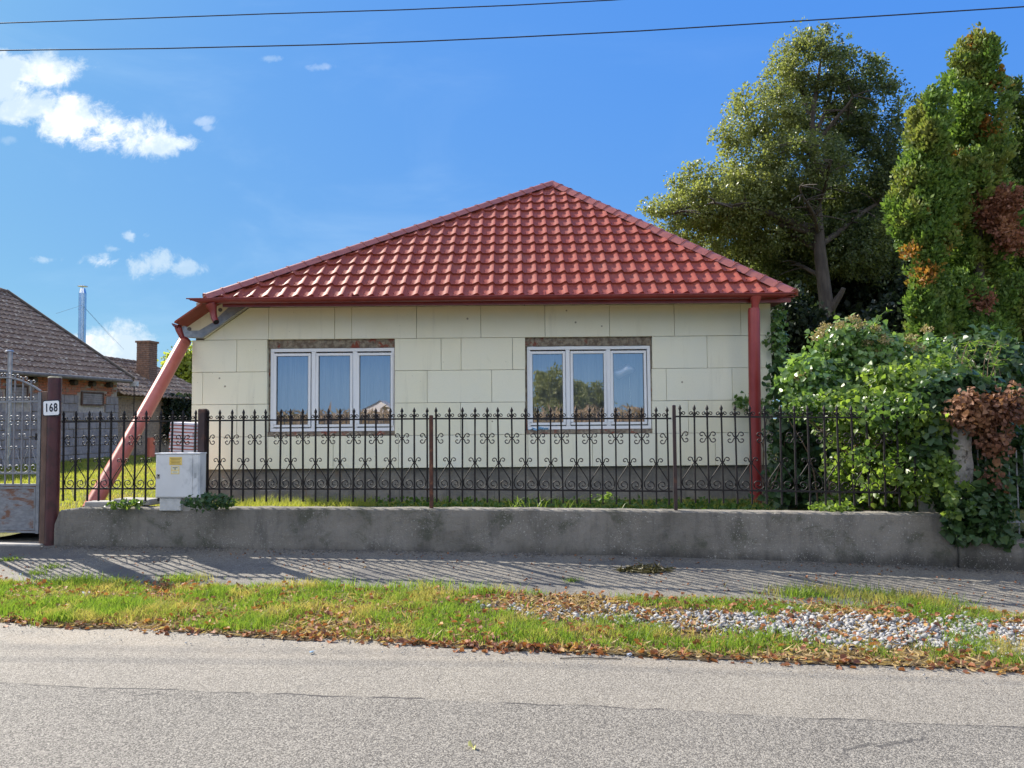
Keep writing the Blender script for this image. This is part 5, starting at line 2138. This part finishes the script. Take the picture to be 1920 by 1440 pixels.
# upright shoot above the ivy bush
sh_ = thing('vine_shoot', 'single bright shoot sticking up above the ivy flower heads', 'plant', tuple(at(1630, 625, 9.3)))
pts = [at(1630, 625, 9.3), at(1642, 605, 9.3), at(1650, 592, 9.3), at(1662, 583, 9.3)]
MB().tube(pts, .005, 4).build('stem', M_weed, sh_)
leaves('foliage', np.array([tuple(p) for p in pts[1:]] * 3), .07, M_ivyl, 'ivy', None, 1, sh_)
# ivy on the annex
iva = thing('annex_ivy', 'dark ivy curtain covering the far end of the brick annex', 'ivy', (-11.6, 28, .4))
P = np.array([tuple(BM @ Vector((random.uniform(2.6, BL_ + .2), -.05 - random.random() * .35, random.uniform(.9, 2.5)))) for _ in range(5200)])
keep = rng.random(len(P)) < np.clip((P[:, 1] - 25.3) / 2.0 + .15 * np.sin(P[:, 2] * 7), 0, 1)
leaves('foliage', P[keep], .12, M_leafD, 'ivy', None, 1, iva)

# ------------------------------------------------------------------ grass, weeds, gravel, leaves
def nz2(x, y, s, o=0.0):
    return np.array([noise.noise(Vector((a * s, b * s, o))) for a, b in zip(x, y)])


def scatter_q(n, q0, q1, x0, x1):
    x = rng.uniform(x0, x1, n)
    q = rng.uniform(q0, q1, n)
    return x, q - TF * x + edge_shift(x, q), q


# verge grass
x, y, q = scatter_q(220000, 5.34, 6.84, -7.5, 6.5)
dens = .42 + 1.9 * nz2(x, y, 1.3) + 1.3 * nz2(x, y, 4.2, 5)
dens += np.interp(x, [-6, -2.5, 0, 2], [.38, .46, .08, -.05])
# stony band
stony = np.clip(np.interp(x, [-.3, .8, 1.6], [0, .7, 1]) * np.exp(-((q - np.interp(x, [0, 2, 5], [6.28, 6.13, 6.02])) / .34) ** 4), 0, 1)
dens -= stony * 1.25
dens += .35 * np.exp(-((q - 5.55) / .16) ** 2) + np.where(x > 2, .45, 0) * np.exp(-((q - 6.68) / .14) ** 2)
keep = rng.random(len(x)) < np.clip(dens, 0, 1) * .62
xg, yg = x[keep], y[keep]
P = np.stack([xg, yg, street_z(xg, yg)], 1)
hh = .036 + .045 * np.clip(.5 + 1.3 * nz2(xg, yg, 1.7, 9), 0, 1) + .035 * np.clip(nz2(xg, yg, 4.2, 3) * 2, 0, 1) * np.interp(xg, [-4, -1.5, 1], [1, .6, .2])
hh *= rng.uniform(.5, 1.25, len(xg))
o = blades('verge_grass', P, hh, .0028, M_grass, None, .55)
tag(o, 'short green grass mixed with straw along the roadside verge', 'grass', kind='stuff')
# taller tufts
tx_, ty_ = [], []
for (px, py, r, n) in ((140, 1095, .28, 420), (345, 1093, .16, 420), (230, 1140, .3, 700), (60, 1140, .3, 500), (130, 1165, .2, 500), (560, 1105, .2, 300), (620, 1105, .2, 300), (900, 1115, .22, 400), (800, 1105, .2, 300),
                       (1560, 1118, .3, 700), (1680, 1130, .3, 800), (1750, 1140, .22, 500), (1490, 1120, .2, 300), (1850, 1215, .25, 300), (1200, 1200, .2, 300), (1000, 1195, .3, 400), (310, 1160, .3, 600), (420, 1120, .2, 400), (1420, 1200, .3, 300), (700, 1110, .2, 300), (730, 1125, .2, 250)):
    c = on_street(px, py)
    d = rng.normal(size=(n, 2)) * r * np.array([.75, .32])
    tx_.append(c.x + d[:, 0])
    ty_.append(c.y + d[:, 1])
tx_, ty_ = np.concatenate(tx_), np.concatenate(ty_)
o = blades('grass_tufts', np.stack([tx_, ty_, street_z(tx_, ty_)], 1), .10, .003, M_grass, None, .6)
tag(o, 'taller fresh green tufts scattered over the verge', 'grass', kind='stuff')
# straw
x, y, q = scatter_q(26000, 5.28, 6.84, -7, 6.5)
keep = rng.random(len(x)) < np.clip(.6 - 1.6 * nz2(x, y, 1.3), 0.08, 1)
x, y = x[keep], y[keep]
P = np.stack([x, y, street_z(x, y) + .012], 1)
d = np.concatenate([rng.normal(size=(len(x), 2)), rng.uniform(-.05, .35, (len(x), 1))], 1)
o = leaves('dry_straw', P, .075, M_straw, 'lance', d, .1)
tag(o, 'dry straw and thatch lying in the verge grass', 'straw', kind='stuff')

# fallen leaves
x, y, q = scatter_q(26000, 5.2, 6.9, -7, 6.5)
pr = 1.15 * np.exp(-((q - 5.315 - .02 * np.sin(x * 3)) / .055) ** 2) * np.clip(.45 + 2.6 * nz2(x, y, 1.6, 7), .08, 1)
pr *= np.interp(x, [1.0, 3.0], [1, .45])
pr += .06 + .13 * np.clip(nz2(x, y, 1.7, 2) * 3, 0, 1) + stony[:0].sum()
keep = rng.random(len(x)) < pr
x, y = x[keep], y[keep]
P = np.stack([x, y, street_z(x, y) + np.where(q[keep] < 5.27, .001, np.where(q[keep] < 5.42, .008, .022)) + .016 * rng.random(len(x)) * (q[keep] > 5.27)], 1)
o = leaves('fallen_leaves', P, .044, M_deadleaf, 'curl', np.concatenate([rng.normal(size=(len(x), 2)), rng.uniform(-.2, .4, (len(x), 1))], 1), .2,
           nrm=np.tile(np.array([0, 0, 1.0]), (len(x), 1)))
tag(o, 'rust brown fallen leaves gathered along the road edge', 'leaves', kind='stuff')


# gravel
def ico():
    bm = bmesh.new()
    bmesh.ops.create_icosphere(bm, subdivisions=1, radius=1)
    V = np.array([v.co[:] for v in bm.verts])
    Fc = np.array([[v.index for v in f.verts] for f in bm.faces])
    bm.free()
    return V, Fc


def stones(name, P, size, mat):
    V, Fc = ico()
    n = len(P)
    A = V[None] * (1 + rng.uniform(-.42, .36, (n, len(V), 1)))
    A = A * (rng.uniform(.55, 1.2, (n, 1, 3)) * np.array([1, 1, .72]))
    an = rng.uniform(0, 2 * math.pi, n)
    c, s = np.cos(an)[:, None], np.sin(an)[:, None]
    X = A[:, :, 0] * c - A[:, :, 1] * s
    Y = A[:, :, 0] * s + A[:, :, 1] * c
    tl = rng.uniform(-.6, .6, (n, 1))
    Z = A[:, :, 2] + X * tl
    A = np.stack([X, Y, Z], 2) * size[:, None, None] + P[:, None, :]
    Fs = (Fc[None] + (np.arange(n) * len(V))[:, None, None]).reshape(-1, 3)
    return link(name, np_mesh(name, A.reshape(-1, 3), Fs, mat))


x, y, q = scatter_q(20000, 5.55, 6.75, -.4, 6.8)
mid = np.interp(x, [-.3, 1, 2, 5], [6.34, 6.20, 6.13, 6.0])
hw = np.interp(x, [-.3, .8, 1.6, 2.2, 5], [.10, .2, .24, .33, .40])
pr = np.interp(x, [-.4, .3, 1.3, 1.9], [.05, .35, .45, 1.0]) * (1 / (1 + np.exp((np.abs(q - mid) - hw + .22 * nz2(x, y, 2.6)) / .06)))
keep = rng.random(len(x)) < pr * .85
x, y = x[keep], y[keep]
sz = .007 + .022 * rng.random(len(x)) ** 1.8
P = np.stack([x, y, street_z(x, y) + .012 + sz * .5 * rng.random(len(x)) + .02 * np.clip(nz2(x, y, 1.5), 0, 1)], 1)
m_ = M_stone
# per-stone shade
mg = G(m_.node_tree)
bs_ = [n for n in m_.node_tree.nodes if n.type == 'BSDF_PRINCIPLED'][0]
src = bs_.inputs['Base Color'].links[0].from_socket
geo = mg.n('ShaderNodeNewGeometry')
mg.put(bs_.inputs['Base Color'], mg.mix(mg.math('MULTIPLY', geo.outputs['Random Per Island'], .8), src, (.16, .16, .165, 1)))
o = stones('gravel', P, sz, m_)
tag(o, 'pale crushed stone gravel spread in the verge', 'gravel', kind='stuff')
# fine grit along kerb line and sidewalk
x, y, q = scatter_q(5200, 5.0, 8.2, -7, 6.5)
keep = rng.random(len(x)) < np.where(q < 5.3, .75, np.where(q > 7.0, .30, .15))
x, y = x[keep], y[keep]
o = stones('grit', np.stack([x, y, street_z(x, y) + .012], 1), rng.uniform(.003, .008, len(x)), M_stone)
tag(o, 'fine loose grit on the road edge and pavement', 'grit', kind='stuff')

# wall-top and yard plants
def patch(px0, px1, n, q0, q1, seed=0):
    a = on_fence(px0, 950, q0)[0]
    b = on_fence(px1, 950, q0)[0]
    s = rng.uniform(a, b, n)
    t = rng.uniform(q0, q1, n)
    W = [FM @ Vector((s_, t_, 0)) for s_, t_ in zip(s, t)]
    x = np.array([w.x for w in W])
    y = np.array([w.y for w in W])
    return x, y


x, y = patch(395, 660, 9000, .25, 1.3)
keep = rng.random(len(x)) < np.clip(.7 + nz2(x, y, 2.3), .2, 1)
x, y = x[keep], y[keep]
o = blades('yard_grass', np.stack([x, y, yard_z(x, y)], 1), .32 - .0 * x, .0045, M_lawngrass, None, .5) if False else blades('yard_grass', np.stack([x, y, yard_z(x, y)], 1), .27, .0045, M_lawngrass, None, .5)
tag(o, 'tall lit grass between the fence wall and the house', 'grass', kind='stuff')
x, y = patch(640, 1500, 9000, .25, 2.6)
o = blades('yard_grass', np.stack([x, y, yard_z(x, y)], 1), .16, .004, M_lawngrass, None, .6)
tag(o, 'low grass in the shade at the foot of the house', 'grass', kind='stuff')
x, y = patch(560, 1480, 3800, .3, 2.3)
o = leaves('ground_weeds', np.stack([x, y, yard_z(x, y) + .04 + .12 * rng.random(len(x))], 1), .05, M_weed, 'ivy', None, 1)
tag(o, 'low leafy weeds in the shade behind the fence wall', 'weeds', kind='stuff')
x = rng.uniform(-16, -4.2, 100000)
y = rng.uniform(8.6, 24, 100000)
keep = (x / y > -.72) & (x > -12.7 + .129 * (y - 24))
keep &= ~((x > -5.3) & (y > 11.5))
keep &= (y + TF * x) > np.where(x < -6.05, Q0 + .55, Q0 + .26)
x, y = x[keep], y[keep]
o = blades('lawn', np.stack([x, y, yard_z(x, y)], 1), .07, .006, M_lawngrass, None, .5)
tag(o, 'sunlit lawn stretching from the gate to the outbuilding', 'grass', kind='stuff')


def weed(px, py, Y, n, r, h, size, label, mat=None, kind='ivy', stalks=0):
    c = at(px, py, Y)
    t = thing('weed', label, 'weed', tuple(c))
    P = np.array(c) + in_ball(n) * np.array([r, r * .6, h])
    leaves('foliage', P, size, mat or M_weed, kind, None, 1, t, nrm=np.tile(np.array([0, -.3, 1.0]), (n, 1)))
    if stalks:
        mb = MB()
        for _ in range(stalks):
            p = Vector(P[random.randrange(n)])
            mb.tube([Vector(c) - Vector((0, 0, h)), Vector(c).lerp(p, .5) + Vector((0, 0, .02)), p], .003, 4)
        mb.build('stems', M_weed, t)
    return t


weed(238, 945, 8.62, 110, .22, .04, .05, 'low round leaved weed creeping over the wall left of the meter box', M_ivyl, stalks=6)
weed(390, 941, 8.33, 240, .30, .10, .045, 'dark leafy weed at the foot of the thick fence post', M_ivyd, stalks=8)
weed(425, 944, 8.5, 90, .15, .05, .04, 'small green weed behind the wall beside the thick post', M_weed, stalks=4)
weed(1130, 932, 8.45, 50, .16, .05, .04, 'pale sprig of weed reaching over the wall under the second window', M_ivyl, stalks=8)
weed(970, 944, 8.42, 22, .08, .03, .05, 'small yellowish weed on the wall top left of the bending grass', M_ivyl, 'lance', 4)
weed(1560, 950, 8.1, 140, .28, .05, .05, 'bright broad leaved weed at the wall top under the bush', M_ivyl, stalks=5)
gt = thing('grass_clump', 'thin bending grass blades above the wall below the second window', 'grass', tuple(at(1020, 950, 8.45)))
P = []
for (px, n) in ((965, 5), (1015, 10), (1050, 8), (1075, 6), (1172, 2), (985, 3)):
    c = at(px, 952, 8.45)
    P += [(c.x + random.uniform(-.06, .06), c.y + random.uniform(-.05, .05), c.z - .02) for _ in range(n)]
o = blades('blades', np.array(P), .17, .006, M_ivyl, gt, .9)
o['kind'] = 'stuff'
# weeds on the pavement
for (px, py, n, r, lab) in ((18, 1052, 160, .10, 'grass tuft growing on the pavement by the gate'), (98, 1066, 160, .14, 'grass tuft in a pavement crack near the number post'),
                            (70, 1078, 140, .10, 'dry grass tuft at the pavement edge below the gate'), (1072, 1092, 90, .07, 'small weed tuft where the post shadow meets the verge')):
    c = on_street(px, py)
    t = thing('grass_clump', lab, 'grass', tuple(c))
    d = rng.normal(size=(n, 2)) * r * np.array([.6, .35])
    blades('blades', np.stack([c.x + d[:, 0], c.y + d[:, 1], np.full(n, c.z)], 1), .055, .0028, M_grass, t, .8)
c = on_street(1205, 1070)
t = thing('twig_litter', 'small heap of dark dry twigs on the pavement near the wall', 'twigs', tuple(c))
n = 420
P = np.array(c) + in_ball(n) * np.array([.28, .13, .012]) + np.array([0, 0, .015])
leaves('twigs', P, .10, leaf_mat('litter', (.05, .045, .02), (.13, .11, .04), None, trans=.1), 'lance', rng.normal(size=(n, 3)) * np.array([1, 1, .12]), .1, t)
# dirt washed along the foot of the wall
s = rng.uniform(S0, s2, 5200)
t_ = -np.abs(rng.normal(size=len(s))) * .09
W = [FM @ Vector((a, b, 0)) for a, b in zip(s, t_)]
x, y = np.array([w.x for w in W]), np.array([w.y for w in W])
keep = rng.random(len(x)) < np.clip(.45 + 1.3 * nz2(x, y, 1.2, 4), .05, 1)
x, y = x[keep], y[keep]
o = stones('wall_foot_rubble', np.stack([x, y, street_z(x, y) + .014], 1), rng.uniform(.004, .014, len(x)), pm('foot_dirt', (.09, .08, .07), (.15, .14, .125), 20, .95))
tag(o, 'dark crumbs of soil and rubble along the foot of the wall', 'rubble', kind='stuff')

# damp soil and litter on the pavement, cracks' weeds
x, y, q = scatter_q(2600, 6.7, 8.15, -7, 6.5)
keep = rng.random(len(x)) < np.clip(.25 + 1.3 * nz2(x, y, 1.6, 12), .02, 1)
x, y = x[keep], y[keep]
o = leaves('pavement_litter', np.stack([x, y, street_z(x, y) + .015], 1), .022, M_deadleaf, 'curl', np.concatenate([rng.normal(size=(len(x), 2)), rng.uniform(-.1, .2, (len(x), 1))], 1), .2,
           nrm=np.tile(np.array([0, 0, 1.0]), (len(x), 1)))
tag(o, 'crumbs of leaf litter scattered over the pavement', 'litter', kind='stuff')

# single leaf on the road, white scrap, blue scrap
c = on_street(890, 1407)
lf = leaves('road_leaf', np.array([tuple(c + Vector((0, 0, .004))), tuple(c + Vector((-.008, .012, .008)))]), .036, leaf_mat('yellow_leaf', (.62, .55, .14), (.70, .68, .34), None, trans=.2), 'curl',
            np.array([(.2, 1, .3), (-.3, .8, .5)]), .05)
tag(lf, 'lone pale yellow leaf lying on the road near the camera', 'leaf')


def scrap(px, py, r, mat, label):
    c = on_street(px, py)
    mb = MB()
    for k in range(5):
        a = [Vector((random.uniform(-r, r), random.uniform(-r, r), random.uniform(.002, r * .9))) + c for _ in range(4)]
        mb.add(a, [(0, 1, 2), (0, 2, 3)])
    tag(mb.build('litter', mat), label, 'litter')


M_scw = pm('scrap_white', (.65, .68, .72), rough=.4)
M_scb = pm('scrap_blue', (.35, .50, .62), rough=.4)
scrap(163, 1118, .05, M_scw, 'crumpled white plastic scrap in the grass near the pavement')
scrap(36, 1080, .03, M_scb, 'pale blue plastic scrap at the pavement edge below the gate')
scrap(585, 1226, .022, M_scb, 'tiny pale blue scrap on the road edge')
scrap(1180, 1231, .025, M_scw, 'small cream paper scrap among leaves at the road edge')

# twig on road edge
c = on_street(1050, 1236)
e = on_street(1165, 1237)
tag(MB().tube([c + Vector((0, 0, .006)), c.lerp(e, .4) + Vector((0, .012, .01)), e + Vector((0, 0, .005))], .0035, 4).build('stick', M_bark), 'thin dry stick lying along the road edge', 'stick')

# ------------------------------------------------------------------ behind the viewer: seen mirrored in the panes
n = 26000
x = rng.uniform(-34, 34, n)
y = rng.uniform(-24, -13, n)
P = np.stack([x, y, np.full(n, -.3)], 1)
hh = rng.uniform(1.5, 2.45, n)
M_corn = leaf_mat('corn', (.38, .28, .17), (.24, .17, .11), (.28, .24, .11), .5, (.5, .7), .3, .7, .2)
o = blades('corn_field', P, hh, .028, M_corn, None, .13)
tag(o, 'strip of tall dry corn across the road, mirrored in the panes', 'corn', kind='stuff')
n2 = 22000
P2 = np.stack([rng.uniform(-34, 34, n2), rng.uniform(-24, -13, n2), rng.uniform(.2, 2.0, n2)], 1)
o = leaves('corn_leaves', P2, .5, M_corn, 'lance', None, 1, None, droop=.3)
tag(o, 'dry drooping leaves of the corn across the road', 'corn', kind='stuff')


def mirrored_tree(x, y, h, r, label):
    t = thing('roadside_tree', label, 'tree', (x, y, -.3))
    MB().tube([(x, y, -.3), (x + .1, y, h * .4), (x, y, h * .8)], [.22, .16, .05], 8).build('trunk', M_bark, t)
    lb = [(np.array([x + random.uniform(-r, r) * .6, y + random.uniform(-r, r) * .5, h * random.uniform(.4, .85)]), np.array([r * .55, r * .55, h * .18])) for _ in range(8)]
    P, D, C = cluster_points(lb, 380, 26, .35, .4)
    leaves('crown', P, .2, M_leafT, 'diamond', D, 1.5, t)


mirrored_tree(2.6, -27, 4.7, 2.3, 'leafy tree across the road mirrored in the first pane beside the balloon')
mirrored_tree(5.2, -30, 4.1, 2.0, 'leafy tree across the road mirrored in the middle pane beside the balloon')
hx, hy = (709 - 960) / F * 125, -101.6
hs = thing('far_house', 'white gabled house across the fields, mirrored in the first window', 'house', (hx, hy, -.3))
hw_ = MB()
hw_.box(hx - 2.6, hx + 2.6, hy - 8, hy, -.3, 3.2)
hw_.add([(hx - 2.6, hy, 3.2), (hx + 2.6, hy, 3.2), (hx, hy, 4.9)], [(0, 1, 2)])
hw_.build('wall', M_cream, hs)
hr = MB()
for sg in (-1, 1):
    hr.add([(hx, hy + .3, 5.05), (hx + sg * 3, hy + .3, 3.05), (hx + sg * 3, hy - 8, 3.05), (hx, hy - 8, 5.05)], [(0, 1, 2, 3)])
hr.build('roof', M_white, hs)
g_ = MB()
g_.box(hx + .2, hx + 3.4, hy - 26, hy - 20, 0, 8.2)
tag(g_.build('silo_block', M_greenb), 'green clad tower beyond the white far house, mirrored in the window', 'tower')
